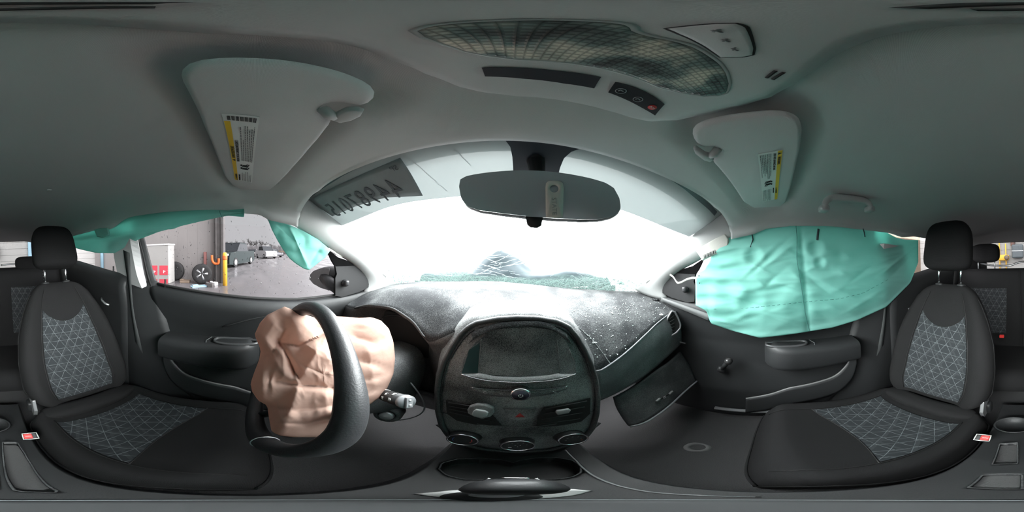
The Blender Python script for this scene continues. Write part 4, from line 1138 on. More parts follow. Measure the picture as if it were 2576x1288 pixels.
# ---- grab handle over the passenger door
hp_ = [ax(u, v, .42) for u, v in ((2076, 524), (2076, 510), (2088, 499), (2110, 497), (2140, 500), (2168, 503), (2186, 512), (2192, 526))]
gh = thing('grab_handle', (hp_[0][0], hp_[3][1], hp_[0][2]), 'grey grab handle on the headliner above the passenger curtain', 'handle')
hr = resample(hp_, 30, True)
obj('grip', tube(hr, [.009 + .004 * math.sin(PI * k / 29) for k in range(30)], 10), M['grey_plastic'], gh)
for p in (hp_[0], hp_[-1]):
    obj('end_mount', superell(np.asarray(p) + np.array([.012, 0, .002]), (.04, .03, .022), nu=14, nv=8), M['grey_plastic'], gh)
# ================================================================== seats
def seat(who, sx, jy, jz, rec, L, label_):
    t = thing('front_seat', (sx, jy + .27, FZ), label_, 'seat', 'front seats')
    r = math.radians(rec); et = np.array([0, -math.sin(r), math.cos(r)]); en = np.array([0, math.cos(r), math.sin(r)]); J = np.array([sx, jy, jz])
    HW = [(0, .165), (.05, .205), (.18, .238), (.40, .246), (.58, .238), (.74, .212), (.86, .178), (.94, .145), (.985, .11), (1.0, .07)]
    sec = [(0, 0), (.28, .0), (.50, .004), (.60, .016), (.72, .040), (.84, .048), (.94, .030), (1.0, -.010), (.985, -.055), (.88, -.088), (.5, -.10), (0, -.105)]
    sec = sec + [(-a, b) for a, b in reversed(sec[1:-1])]
    def front(u, tt):       # surface depth at lateral fraction u
        f = 1 - .55 * sm((tt - .62) / .35); a = abs(u)
        d = interp(a, [(x, y) for x, y in sec[:8]])
        c = .016 * math.sin(PI * min(1, tt / .9)) * 1.0 + .012 * math.exp(-((tt - .15) / .12) ** 2)
        return d * f + c
    Vv = []; n = len(sec); ts = [0, .02, .06, .12, .2, .3, .4, .5, .6, .68, .76, .83, .89, .94, .975, .995, 1.0]
    for tt in ts:
        w = interp(tt, HW); f = 1 - .55 * sm((tt - .62) / .35)
        thick = math.sqrt(max(.02, 1 - max(0, (tt - .86) / .14) ** 2.2)) * (1 if tt > .02 else .8)
        c = .016 * math.sin(PI * min(1, tt / .9)) + .012 * math.exp(-((tt - .15) / .12) ** 2)
        for a, b in sec:
            d = (b * f + c) if b > -.02 else b + c
            d = -.045 + (d + .045) * thick
            Vv.append(tuple(J + np.array([1, 0, 0]) * a * w + et * tt * L + en * d))
    Ff = [(j * n + i, j * n + (i + 1) % n, (j + 1) * n + (i + 1) % n, (j + 1) * n + i) for j in range(len(ts) - 1) for i in range(n)]
    Ff.append(tuple(range(n - 1, -1, -1))); Ff.append(tuple((len(ts) - 1) * n + i for i in range(n)))
    bk = obj('backrest', (Vv, Ff), M['seat'], t, sub=1)
    def bp3(u, tt, off=.002):
        return J + np.array([1, 0, 0]) * u * interp(tt, HW) + et * tt * L + en * (front(u, tt) + off)
    nu, nv = 26, 30; V = []; UV = []
    for j in range(nv):
        for i in range(nu):
            u = -.57 + 1.14 * i / (nu - 1); top = .695 + .10 * (u / .57) ** 2 - .02; tt = .075 + (top - .075) * j / (nv - 1)
            u2 = u * (1 - .05 * sm((tt - .3) / .4))
            V.append(tuple(bp3(u2, tt, .0045))); UV.append((u2 * .235, tt * L))
    obj('back_insert', (V, [(j * nu + i, j * nu + i + 1, (j + 1) * nu + i + 1, (j + 1) * nu + i) for j in range(nv - 1) for i in range(nu - 1)]), M['insert'], bk, uv=UV, label='grey cloth panel printed with a net of triangles')
    for s in (-1, 1):
        obj('seam', tube([bp3(s * .60 * (1 - .05 * sm((x - .3) / .4)), x, .004) for x in np.linspace(.07, .93, 24)], .0016, 5), M['rubber'], bk)
        obj('side_piping', tube([J + np.array([1, 0, 0]) * s * .985 * interp(x, HW) + et * x * L + en * (.0) for x in np.linspace(.08, .9, 24)], .003, 6), M['seat'], bk)
    # headrest on two posts
    top = J + et * L; hcn = top + et * .185 + en * .030 + np.array([0, 0, 0])
    Mr = np.stack([np.array([1, 0, 0]), en, et], 1)
    def hr(u, v):
        a = 2 * PI * u; b = -PI / 2 + PI * v
        sp = lambda x, p: math.copysign(abs(x) ** p, x)
        w = .128 * (1 - .10 * math.sin(b)) * (1 + .0 * b)
        p = np.array([w * sp(math.cos(b), .38) * sp(math.cos(a), .55), .058 * sp(math.cos(b), .45) * sp(math.sin(a), .7), .122 * sp(math.sin(b), .55)])
        p[1] += .03 * (p[2] / .12) * .3
        return tuple(hcn + Mr @ p)
    hd_ = obj('headrest', grid(hr, 32, 20, cu=True), M['seat_rear'], t)
    for s in (-1, 1):
        pb = top + np.array([1, 0, 0]) * s * .062 - et * .03 - en * .035; pt_ = hcn + np.array([1, 0, 0]) * s * .062 - en * .03 - et * .05
        po = obj('headrest_post', tube([pb, pt_], .0062, 12), M['chrome'], t)
        obj('post_collar', lathe([(.020, -.006), (.019, .004), (.009, .008)], top + np.array([1, 0, 0]) * s * .062 - en * .035 - et * .004, et, 18, sx=1.2), M['black'], po)
        if s > 0:
            for k in range(4):
                obj('notch', superell(pb + et * (.05 + .016 * k) + np.array([.0055, .002, 0]), (.003, .003, .003), nu=8, nv=5), M['satin'], po)
    # cushion
    CL = .53; cw = .232
    def cz(u, s):           # u -1..1 across, s 0 rear .. 1 front
        a = abs(u)
        z = jz - .012 + .085 * s - .03 * math.sin(PI * min(1, s * 1.05)) * (1 - a * .3)
        z += interp(a, [(0, 0), (.6, .004), (.74, .02), (.86, .032), (.95, .022), (1.0, -.02)]) * (1 - .55 * sm((s - .55) / .45))
        z -= .075 * max(0, (s - .86) / .14) ** 2.2
        return z
    def hwc(s): return cw * (1 - .10 * max(0, (s - .72) / .28) ** 2 - .10 * max(0, (.1 - s) / .1) ** 2)
    top_, bot_ = [], []
    nu, nv = 33, 30; V = []
    def full(i, j):
        s = j / (nv - 1); u = -1 + 2 * i / (nu - 1); u = math.copysign(1 - (1 - abs(u)) ** 1.3, u)
        fx = hwc(s); yf = jy + .03 + CL * s * (1 - .045 * abs(u) ** 3)
        return np.array([sx + u * fx, yf, cz(u, s)])
    Rr = [[full(i, j) for i in range(nu)] for j in range(nv)]
    G = [[np.array([p[0], p[1], p[2]]) for p in row] for row in Rr]
    # skirt all round
    ring = []
    def skirt(p, c, k):
        d = np.array([p[0] - c[0], p[1] - c[1], 0]); d /= np.linalg.norm(d) + 1e-9
        return p + d * (.010 if k == 1 else .002) + np.array([0, 0, -.05 if k == 1 else -.15])
    cc_ = np.array([sx, jy + CL / 2, jz])
    per = [(i, 0) for i in range(nu)] + [(nu - 1, j) for j in range(1, nv)] + [(i, nv - 1) for i in range(nu - 2, -1, -1)] + [(0, j) for j in range(nv - 2, 0, -1)]
    V = [tuple(G[j][i]) for j in range(nv) for i in range(nu)]
    F = [(j * nu + i, j * nu + i + 1, (j + 1) * nu + i + 1, (j + 1) * nu + i) for j in range(nv - 1) for i in range(nu - 1)]
    pi_ = [j * nu + i for i, j in per]; last = pi_
    for k in (1, 2):
        o = len(V); V += [tuple(skirt(G[j][i], cc_, k)) for i, j in per]
        m = len(per)
        F += [(last[q], o + q, o + (q + 1) % m, last[(q + 1) % m]) for q in range(m)]; last = [o + q for q in range(m)]
    cu = obj('cushion', (V, F), M['seat'], t)
    pip = [np.array(V[o + 0]) for o in []]
    P_ = [skirt(G[j][i], cc_, 1) for i, j in per]
    obj('cushion_piping', tube([p + np.array([0, 0, .012]) for p in P_], .0028, 5, closed=True), M['seat'], cu)
    def cp3(u, s, off): q = np.array([sx + u * hwc(s), jy + .03 + CL * s * (1 - .045 * abs(u) ** 3), cz(u, s) + off]); return q
    nu2, nv2 = 24, 22; V = []; UV = []
    for j in range(nv2):
        for i in range(nu2):
            u = -.72 + 1.44 * i / (nu2 - 1); s1 = .585 + .105 * (u / .72) ** 2; s = .16 + (s1 - .16) * j / (nv2 - 1)
            V.append(tuple(cp3(u, s, .004))); UV.append((u * cw, s * CL + 1.3))
    obj('cushion_insert', (V, [(j * nu2 + i, j * nu2 + i + 1, (j + 1) * nu2 + i + 1, (j + 1) * nu2 + i) for j in range(nv2 - 1) for i in range(nu2 - 1)]), M['insert'], cu, uv=UV, label='grey cloth panel printed with a net of triangles')
    obj('seam', tube([cp3(u, .588 + .105 * (u / .72) ** 2, .004) for u in np.linspace(-.74, .74, 20)], .0018, 5), M['rubber'], cu)
    for s in (-1, 1):
        obj('seam', tube([cp3(s * .745, x, .003) for x in np.linspace(.14, .97, 24)], .0016, 5), M['rubber'], cu)
    # rear roll of the cushion, base frame, recliner cover
    obj('rear_roll', superell((sx, jy + .045, jz + .004), (.40, .085, .07), e=.8, e2=.5, nu=24, nv=12), M['seat'], t)
    obj('seat_base', box((sx, jy + .29, jz - .17), (.40, .46, .10)), M['black'], t, smooth=False, bevel=.02)
    for s in (-1, 1):
        obj('slide_rail', box((sx + s * .18, jy + .27, FZ + .02), (.035, .56, .04)), M['satin'], t, smooth=False, bevel=.004)
    inn = 1 if sx < 0 else -1
    rc = J + np.array([inn * .205, -.01, .02])
    obj('recliner_bracket', prism([rc + np.array([0, .02, .07]), rc + np.array([0, .045, .01]), rc + np.array([0, .03, -.05]), rc + np.array([0, -.02, -.05]), rc + np.array([0, -.035, .03])], (inn * .012, 0, 0)), M['satin'], t, smooth=False, bevel=.003)
    obj('recliner_cover', superell(rc + np.array([inn * .016, -.02, -.02]), (.022, .05, .08), nu=14, nv=10), M['black'], t)
    # side airbag tag on the outer shoulder
    tp = J + et * L * .80 + np.array([-inn * (interp(.80, HW) - .004), 0, 0]) - en * .01
    obj('airbag_tag', box(tp, (.004, .012, .028), Mr), M['white'], bk, smooth=False)
    return t
ds = seat('driver', -.335, -.545, -.765, 24.5, .685, 'driver seat in dark cloth behind the pink airbag, backrest tilted back')
ps = seat('passenger', .335, -.535, -.765, 15.5, .665, 'passenger seat in dark cloth below the big teal curtain airbag')

# ---- rear bench
rs = thing('rear_seat', (0, -1.15, FZ), 'black cloth rear bench seat behind the front seats', 'seat')
def rback(x0, x1):
    def fn(u, v):
        x = x0 + (x1 - x0) * u; a = 2 * u - 1
        y = -1.12 - .25 * v - .02 * math.sin(PI * v) + .03 * abs(a) ** 4; z = -.70 + .60 * v
        y += -.0 if v < .97 else -.03
        return (x, y + .02 * (1 - abs(a) ** 6), z)
    return grid(fn, 16, 18)
for (x0, x1) in ((-.53, .006), (-.004, .53)):
    b_ = obj('rear_backrest', rback(x0, x1), M['seat_rear'], rs, solid=.12, off=1)
    nu, nv = 14, 16; V = []; UV = []
    for j in range(nv):
        for i in range(nu):
            u = .22 + .56 * i / (nu - 1); v = .18 + .56 * j / (nv - 1); x = x0 + (x1 - x0) * u; a = 2 * u - 1
            V.append((x, -1.12 - .25 * v - .02 * math.sin(PI * v) + .02 * (1 - abs(a) ** 6) + .006, -.70 + .60 * v)); UV.append((x, v * .65))
    obj('rear_insert', (V, [(j * nu + i, j * nu + i + 1, (j + 1) * nu + i + 1, (j + 1) * nu + i) for j in range(nv - 1) for i in range(nu - 1)]), tri_fabric('dark_triangle_cloth', (.022, .024, .026), (.028, .03, .032), (.12, .13, .135)), b_, uv=UV)
obj('rear_cushion', grid(lambda u, v: (-.54 + 1.08 * u, -1.15 + .48 * v, -.685 + .05 * v - .10 * max(0, (v - .85) / .15) ** 2 - .02 * abs(2 * u - 1) ** 4), 20, 14), M['seat_rear'], rs, solid=.12, off=-1)
hq = ay(2478, 637, -1.36)
h1 = obj('rear_headrest', superell((.30, -1.40, .035), (.25, .10, .165), nu=28, nv=16, e=.55, e2=.6), M['seat_rear'], rs)
for s in (-1, 1): obj('headrest_post', tube([(.30 + s * .075, -1.41, -.12), (.30 + s * .075, -1.41, -.02)], .006, 8), M['satin'], h1)
h2 = obj('rear_headrest', superell((-.29, -1.40, -.07), (.26, .10, .12), nu=28, nv=16, e=.55, e2=.6), M['seat_rear'], rs)
obj('buckle_button', box(ar(2520, 846, 1.12), (.028, .016, .02)), M['red'], rs, smooth=False, bevel=.003)
pst = ay(2374, 693, -1.25)
obj('grey_strap', box((pst[0], -1.02, -.075), (.035, .003, .14)), pm('strap_grey', (.55, .56, .57), .6), smooth=False, bevel=.001, label='pale grey strap seen below the passenger headrest', cat='strap')

# ---- belts and buckles
def belt(side, lab):
    t = thing('seat_belt', (side * .585, -.55, -.90), lab, 'seat belt', 'front seat belts')
    le = [ax(u, v, -x) for (u, v), x in zip(((308, 618), (314, 660), (322, 720), (330, 790), (343, 880), (352, 965), (358, 1010)), (.556, .558, .566, .572, .580, .584, .586))]
    ri = [ax(u, v, -x) for (u, v), x in zip(((325, 613), (327, 660), (330, 720), (337, 790), (357, 880), (374, 965), (384, 1010)), (.553, .554, .562, .570, .578, .582, .584))]
    obj('webbing', S(rows([le, ri], n=30, smooth=True), side), M['belt'], t, solid=.002)
    c = (np.asarray(le[0]) + np.asarray(ri[0])) / 2
    obj('belt_anchor', S(superell(c + np.array([-.022, 0, .012]), (.03, .07, .05), nu=16, nv=10, e=.6), side), M['grey_plastic'], t)
    return t
belt(-1, 'dark webbing belt hanging on the driver side pillar'); belt(1, 'dark webbing belt hanging behind the passenger seat')
for side, px, lab in ((-1, (76, 1097), 'red buttoned belt buckle beside the driver seat'), (1, (2472, 1101), 'red buttoned belt buckle beside the passenger seat')):
    c = az_(*px, -.735)
    d = CAMP - c; d /= np.linalg.norm(d)
    t = thing('belt_buckle', (c[0], c[1], c[2] - .1), lab, 'buckle', 'front belt buckles')
    X = np.array([1.0, 0, 0]); Y = np.cross(d, X); Y /= np.linalg.norm(Y); X = np.cross(Y, d)
    Mr = np.stack([X, Y, d], 1)
    obj('buckle_body', box(c - d * .035, (.034, .030, .07), Mr), M['black'], t, smooth=False, bevel=.005)
    obj('buckle_frame', tube([c + X * .017 * sx_ + Y * .0145 * sy_ + d * .001 for sx_, sy_ in ((-1, -1), (-1, 0), (-1, 1), (0, 1.05), (1, 1), (1, 0), (1, -1), (0, -1.05))], .0018, 6, closed=True), pm('buckle_rim', (.62, .64, .60), .4), t)
    obj('release_button', box(c + X * (-side) * .005 + d * .001, (.020, .024, .006), Mr), M['red'], t, smooth=False, bevel=.002)
    text('letters', 'PRESS', c + X * (-side) * .005 + d * .0045 - X * .008 - Y * .002, X, Y, .0055, M['white'], t)
    obj('buckle_stalk', tube([c - d * .06, c - d * .09 + np.array([side * .01, 0, -.08])], .010, 8), M['black'], t)

# ================================================================== steering wheel, column, pink airbag
WC = np.array([-.323, .061, -.294]); TAU = .36; WR = .1805
wu = np.array([0, math.sin(TAU), math.cos(TAU)]); wx = np.array([1.0, 0, 0]); wn_ = np.array([0, math.cos(TAU), -math.sin(TAU)])
swt = thing('steering_wheel', WC - wu * .18, 'black leather steering wheel with its airbag cover burst open', 'steering wheel')
def rim(u, v):
    a = 2 * PI * u; b = 2 * PI * v
    d = math.cos(a) * wx + math.sin(a) * wu
    k = 1 + .10 * math.exp(-((math.sin(a) - .5) / .2) ** 2)
    return tuple(WC + d * (WR + .0165 * k * math.cos(b)) + wn_ * .0175 * k * math.sin(b))
obj('rim', grid(rim, 96, 18, cu=True, cv=True), M['leather'], swt)
for an in (-52, 232):
    a = math.radians(an); d = math.cos(a) * wx + math.sin(a) * wu; tdir = -math.sin(a) * wx + math.cos(a) * wu
    ringp = [WC + d * WR + .0172 * (math.cos(b) * d + 1.06 * math.sin(b) * wn_) for b in np.linspace(0, 2 * PI, 24, endpoint=False)]
    obj('rim_seam', tube(ringp, .0011, 6, closed=True), M['satin'], swt)
for an in (0, 180, 270):
    a = math.radians(an); d = math.cos(a) * wx + math.sin(a) * wu
    obj('spoke', tube([WC + d * .03 + wn_ * .075, WC + d * .10 + wn_ * .070, WC + d * WR + wn_ * .004], [.02, .018, .013], 10, flat=.6), M['black'], swt)
obj('hub', lathe([(.050, .085), (.054, .06), (.045, .045), (.03, .04), (0, .04)], WC, wn_, 28), M['black'], swt)
# column with stalk and ignition
cl = thing('steering_column', WC + wn_ * .16 + np.array([0, 0, -.2]), 'black steering column shroud with wiper stalk and ignition lock', 'steering column')
CC = WC + wn_ * .055
def shroud(u, v):
    a = 2 * PI * u; t = v
    c = CC + wn_ * (.27 * t)
    w = .062 + .018 * t; h = .058 + .05 * t
    sp = lambda x, p: math.copysign(abs(x) ** p, x)
    low = 1.0 if math.sin(a) > 0 else 1.75
    return tuple(c + wx * w * sp(math.cos(a), .7) + wu * h * low * sp(math.sin(a), .8))
obj('shroud', grid(shroud, 36, 12, cu=True), M['dash_low'], cl)
s0 = np.array([-.275, .222, -.372]); s1 = ax(1016, 1009, -.180)
ds_ = (s1 - s0) / np.linalg.norm(s1 - s0)
stl = obj('wiper_stalk', join(tube([s0, s0 + ds_ * .05], .0125, 18), tube([s0 + ds_ * .05, s1], [.0155, .0165], 20)), M['black'], cl)
obj('stalk_ring', lathe([(.0162, -.001), (.0162, .001)], s0 + ds_ * .052, ds_, 20), M['white'], stl)
obj('stalk_cap', lathe([(.0165, 0), (.0172, .004), (.0165, .010), (0, .011)], s1, ds_, 24), pm('stalk_grey', (.20, .21, .22), .4), stl)
A2, B2, D2 = frame_of(ds_)
Mk = np.stack([A2, B2, D2], 1) @ rotm('Z', 68)
obj('wash_rocker', box(s1 + ds_ * .013, (.026, .012, .006), Mk), pm('rocker_grey', (.30, .31, .32), .4), stl, smooth=False, bevel=.001)
for s in (-1, 1):
    obj('rocker_dot', superell(s1 + ds_ * .0162 + Mk @ np.array([s * .006, 0, 0]), (.005, .005, .003), nu=10, nv=6), M['satin'], stl)
tv = CAMP - (s0 + s1) / 2; tv -= ds_ * np.dot(tv, ds_); tv /= np.linalg.norm(tv); tw = np.cross(ds_, tv)
for k, (f, g_, n_) in enumerate(((.30, -.3, 2), (.30, .5, 3), (.66, -.15, 2), (.82, .45, 3), (.82, -.5, 2), (.62, .6, 2))):
    c = s0 + (s1 - s0) * f; dd = tv * math.cos(g_) + tw * math.sin(g_); rr = .0132 if f < .5 else .0168
    gs = []
    for j in range(n_): gs.append(tube([c + dd * rr + ds_ * (.003 * j) + np.cross(dd, ds_) * -.003, c + dd * rr + ds_ * (.003 * j) + np.cross(dd, ds_) * .003], .0006, 5))
    gs.append(tube([c + dd * rr + np.cross(dd, ds_) * .004 + ds_ * x for x in (0, .006)], .0006, 5))
    obj('stalk_mark', join(*gs), M['white'], stl)
ig = ax(972, 1046, -.262); dg = CAMP - ig; dg[0] = .30; dg /= np.linalg.norm(dg)
dg = np.array([.35, -.75, .35]); dg /= np.linalg.norm(dg)
igo = obj('ignition_bezel', lathe([(.034, -.05), (.033, -.006), (.028, 0), (.020, -.003), (.019, -.006)], ig, dg, 28), M['dash_low'], cl)
obj('ignition_barrel', lathe([(.0175, -.008), (.0175, .003), (.015, .006), (0, .004)], ig, dg, 24), M['satin'], igo)
A3, B3, D3 = frame_of(dg); obj('key_slot', box(ig + dg * .0055, (.009, .0025, .002), np.stack([A3, B3, D3], 1)), M['white'], igo, smooth=False)
rp = [ay(u, v, .315) for u, v in ((975, 918), (1000, 936), (1030, 960), (1055, 992), (1068, 1020), (1062, 1038), (1040, 1050), (1005, 1057), (975, 1060))]
obj('column_trim', tube(resample(rp, 40, True), .0022, 6), pm('trim_line', (.35, .36, .37), .35), cl)

# pink airbag, limp, hanging over and through the wheel
bag_out = [(716, 771), (748, 784), (800, 802), (838, 795), (870, 797), (905, 800), (935, 798), (958, 806), (978, 826), (990, 860), (994, 900), (990, 940), (975, 975), (955, 1000), (925, 1022), (895, 1040), (878, 1060), (868, 1082), (840, 1096), (790, 1100), (740, 1100), (705, 1096), (683, 1086), (678, 1060), (672, 1020), (650, 1008), (634, 985), (630, 965), (640, 935), (652, 905), (656, 880), (640, 842), (654, 812), (672, 792), (690, 783)]
bq = resample(bag_out + [bag_out[0]], 121)[:-1]
bc = np.array([815.0, 945.0])
FOLD = [([(700, 862), (752, 870), (818, 838)], -.030, 15, 6), ([(705, 866), (728, 905), (742, 938)], -.026, 14, 6), ([(688, 958), (730, 967), (838, 976)], -.024, 16, 6), ([(672, 1022), (740, 1031), (852, 1020)], -.018, 15, 6), ([(680, 1062), (770, 1068), (862, 1052)], -.014, 12, 5), ([(652, 908), (688, 884), (700, 862)], -.022, 16, 7),
        ([(880, 902), (935, 915), (992, 936)], -.016, 14, 6), ([(885, 962), (940, 952), (992, 936)], -.016, 14, 6), ([(890, 1000), (975, 975)], -.013, 12, 5), ([(895, 850), (940, 862), (988, 852)], -.014, 15, 6), ([(690, 790), (716, 830), (703, 860)], -.018, 12, 6), ([(760, 800), (800, 826), (836, 830)], -.016, 12, 6),
        ([(742, 802), (790, 838)], .018, 42, 42), ([(800, 880), (752, 958), (716, 1085)], .022, 46, 30), ([(660, 935), (662, 1000)], .022, 40, 30), ([(668, 850), (690, 815)], .018, 28, 28), ([(930, 890), (945, 985)], .018, 46, 46), ([(820, 1000), (830, 1080)], .014, 36, 30), ([(905, 815), (960, 825)], .014, 28, 20), ([(770, 868), (830, 905)], .012, 30, 14), ([(690, 905), (715, 940)], .014, 26, 18)]
_rb = random.Random(8)
for k in range(46):
    x0 = _rb.uniform(650, 980); y0 = _rb.uniform(800, 1085); an = math.atan2(y0 - 862, x0 - 705) + _rb.uniform(-.5, .5) if x0 < 850 else _rb.uniform(-.5, .5)
    L = _rb.uniform(18, 55)
    FOLD.append(([(x0, y0), (x0 + L * math.cos(an), y0 + L * math.sin(an))], _rb.choice([-1, 1]) * _rb.uniform(.003, .007), _rb.uniform(6, 11), _rb.uniform(3, 6)))
FOLD = [(np.array(P, float), am, w1, w2) for P, am, w1, w2 in FOLD]
FOLDB = [(P[:, 0].min() - 4 * max(a, b), P[:, 0].max() + 4 * max(a, b), P[:, 1].min() - 4 * max(a, b), P[:, 1].max() + 4 * max(a, b)) for P, am, a, b in FOLD]
def bag_r(u, v, rho):
    r = .380 + .078 * (1 - math.sqrt(max(0, 1 - rho ** 2.4)))
    p = np.array([u, v])
    for (P, am, w1, w2), (fx0, fx1, fy0, fy1) in zip(FOLD, FOLDB):
        if not (fx0 < u < fx1 and fy0 < v < fy1): continue
        bd = 1e9; bs = 1
        for i in range(len(P) - 1):
            d = P[i + 1] - P[i]; L2 = d @ d; t = min(1, max(0, (p - P[i]) @ d / L2)); q = p - P[i] - d * t; D = math.hypot(q[0], q[1])
            if D < bd: bd = D; bs = q[0] * d[1] - q[1] * d[0]
        w = w1 if bs > 0 else w2
        if bd < 5 * w: r -= am * math.exp(-bd / w) * (1 - .5 * rho)
    r += .010 * nz(u * .008, v * .008, 1) + .0015 * abs(nz(u * .06, v * .06, 6))
    # the cloth lies behind the near side of the rim
    return max(r, .334 + .016 * sm((u - 760) / 60))
nr, na = 56, 120
V = []
for j in range(nr):
    rho = j / (nr - 1)
    for i in range(na):
        e = bq[i]; jit = 1 + .0 * rho
        p = bc + (e - bc) * (rho ** .85) * jit
        V.append(tuple(ar(p[0], p[1], bag_r(p[0], p[1], rho))))
o_ = len(V)
for j in range(1, 12):
    rho = 1 - j / 12
    for i in range(na):
        p = bc + (bq[i] - bc) * rho
        V.append(tuple(ar(p[0], p[1], .457 + .07 * math.sqrt(1 - rho ** 2) + .008 * nz(p[0] * .03, p[1] * .03, 9))))
tot = nr + 11
F = [(j * na + i, j * na + (i + 1) % na, (j + 1) * na + (i + 1) % na, (j + 1) * na + i) for j in range(tot - 1) for i in range(na)]
pb_ = obj('driver_airbag', (V, F), M['pink'], label='limp pink fabric airbag bursting from the steering wheel', cat='airbag')
sv = [ar(u, v, bag_r(u, v, .35) - .004) for u, v in ((742, 900), (757, 905), (762, 925), (766, 950), (768, 968))]

# ================================================================== curtain airbags
def wr(u, v, seed):
    # long soft wrinkles, mostly level, with sharper crests
    a = abs(nz(u * .006 + .3 * nz(u * .01, v * .02, seed), v * .020, seed)); b = abs(nz(u * .013, v * .05, seed + 3)); c = nz(u * .006, v * .007, seed + 7)
    return .012 * (a - .3) + .004 * (b - .3) + .010 * c
topR = [(1818, 604), (1842, 592), (1900, 574), (1960, 562), (2030, 556), (2090, 556), (2160, 566), (2220, 580), (2262, 600), (2310, 604)]
botR = [(1750, 768), (1778, 783), (1783, 800), (1788, 814), (1842, 832), (1912, 850), (1960, 845), (2010, 838), (2095, 824), (2155, 806), (2230, 772), (2290, 712), (2310, 660)]
topR2 = resample(topR, 90, True); botR2 = resample(botR, 90)
lefE = [(1818, 604), (1792, 640), (1782, 662), (1768, 680), (1754, 686), (1749, 700), (1750, 768)]
lE = resample(lefE, 60)
HOLES = [((1896, 645), 16, .009), ((2050, 622), 15, .008), ((2062, 660), 10, .007), ((2010, 770), 26, .005), ((1890, 760), 22, .006), ((1830, 735), 24, .005), ((2085, 645), 20, -.006)]
_rp = random.Random(31)
PINCH = [(_rp.uniform(1800, 2260), _rp.uniform(610, 820), _rp.uniform(-.8, .7), _rp.uniform(18, 60), _rp.choice([-1, 1, -1]) * _rp.uniform(.003, .008), _rp.uniform(4, 10)) for _ in range(60)]
def cur_x(u, v, s, t):
    x = .566 - .045 * math.sin(PI * min(1, t * 1.05)) * math.sin(PI * (.06 + .90 * s)) - .012 * t
    x += wr(u, v, 2) * min(1, 3 * t + .15)
    for (hu, hv), r, am in HOLES:
        d = math.hypot(u - hu, v - hv) / r
        x += am * (math.exp(-d * d) - .35 * math.exp(-((d - 1.6) / .6) ** 2))
    for (pu, pv, an, L, am, w) in PINCH:
        c_, s_ = math.cos(an), math.sin(an); a_ = (u - pu) * c_ + (v - pv) * s_; b_ = -(u - pu) * s_ + (v - pv) * c_
        x += am * math.exp(-(a_ / L) ** 2) * math.exp(-abs(b_) / w)
    # pinches running from the seams
    x += .006 * math.sin(v * .16 + 2.0 * nz(u * .01, v * .01, 4)) * math.exp(-((u - 1800) / 60) ** 2)
    x += .010 * math.exp(-abs(u - (2013 + (v - 560) * .08)) / 7)
    return x
NU, NV = 130, 90
V = []
for j in range(NV):
    t = j / (NV - 1)
    for i in range(NU):
        s = i / (NU - 1)
        a = topR2[min(89, int(s * 89))] ; k = s * 89; i0 = min(88, int(k)); f = k - i0
        a = topR2[i0] * (1 - f) + topR2[i0 + 1] * f; b = botR2[i0] * (1 - f) + botR2[i0 + 1] * f
        p = a * (1 - t) + b * t
        kk = t * 59; j0 = min(58, int(kk)); ff = kk - j0
        le = lE[j0] * (1 - ff) + lE[j0 + 1] * ff
        base = topR2[0] * (1 - t) + botR2[0] * t
        p = p + (le - base) * max(0, 1 - s / .25) ** 2
        V.append(tuple(ax(p[0], p[1], cur_x(p[0], p[1], s, t))))
F = [(j * NU + i, j * NU + i + 1, (j + 1) * NU + i + 1, (j + 1) * NU + i) for j in range(NV - 1) for i in range(NU - 1)]
rc_ = thing('curtain_airbag', (.57, -.1, -.28), 'large teal curtain airbag covering the passenger door window', 'airbag')
obj('curtain_cloth', (V, F), M['teal'], rc_, solid=.022, off=1)
def cpt(u, v, off=-.004):
    a = np.interp(u, topR2[:, 0], topR2[:, 1]); b = np.interp(u, botR2[10:, 0], botR2[10:, 1])
    t = (v - a) / (b - a + 1e-9); s = np.interp(u, topR2[:, 0], np.linspace(0, 1, 90))
    return ax(u, v, cur_x(u, v, s, max(0, min(1, t))) + off)
obj('seam_thread', tube([cpt(u, v) for u, v in resample([(2002, 562), (2005, 600), (2004, 650), (2012, 700), (2020, 750), (2026, 790), (2036, 832)], 40)], .0008, 5), M['teal_dark'], rc_)
for k in range(34):
    f0 = k / 34; f1 = (k + .6) / 34
    P = resample([(1795, 777), (1850, 778), (1930, 770), (2020, 760), (2110, 752), (2170, 738), (2240, 700)], 200)
    a = P[int(f0 * 199)]; b = P[int(f1 * 199)]
    obj('stitch', tube([cpt(*a), cpt(*b)], .0006, 4), M['teal_dark'], rc_)
for (q, w) in (([(1884, 584), (1892, 590), (1894, 604), (1888, 622)], .0045), ([(2059, 576), (2057, 592), (2056, 604)], .0045), ([(2170, 572), (2174, 584), (2176, 596)], .003)):
    obj('tear_slot', tube(resample([cpt(u, v, -.003) for u, v in q], 10), w, 6, flat=.4), pm('slot_dark', (.03, .05, .055), .8), rc_)
for (u, v) in ((1758, 694), (1759, 712)):
    obj('rivet_hole', lathe([(.0028, 0), (.0028, -.001)], cpt(u + 6, v, -.004) if False else ax(u, v, cur_x(u, v, 0.02, .5) - .006), (-1, 0, 0), 12), M['ink'], rc_)
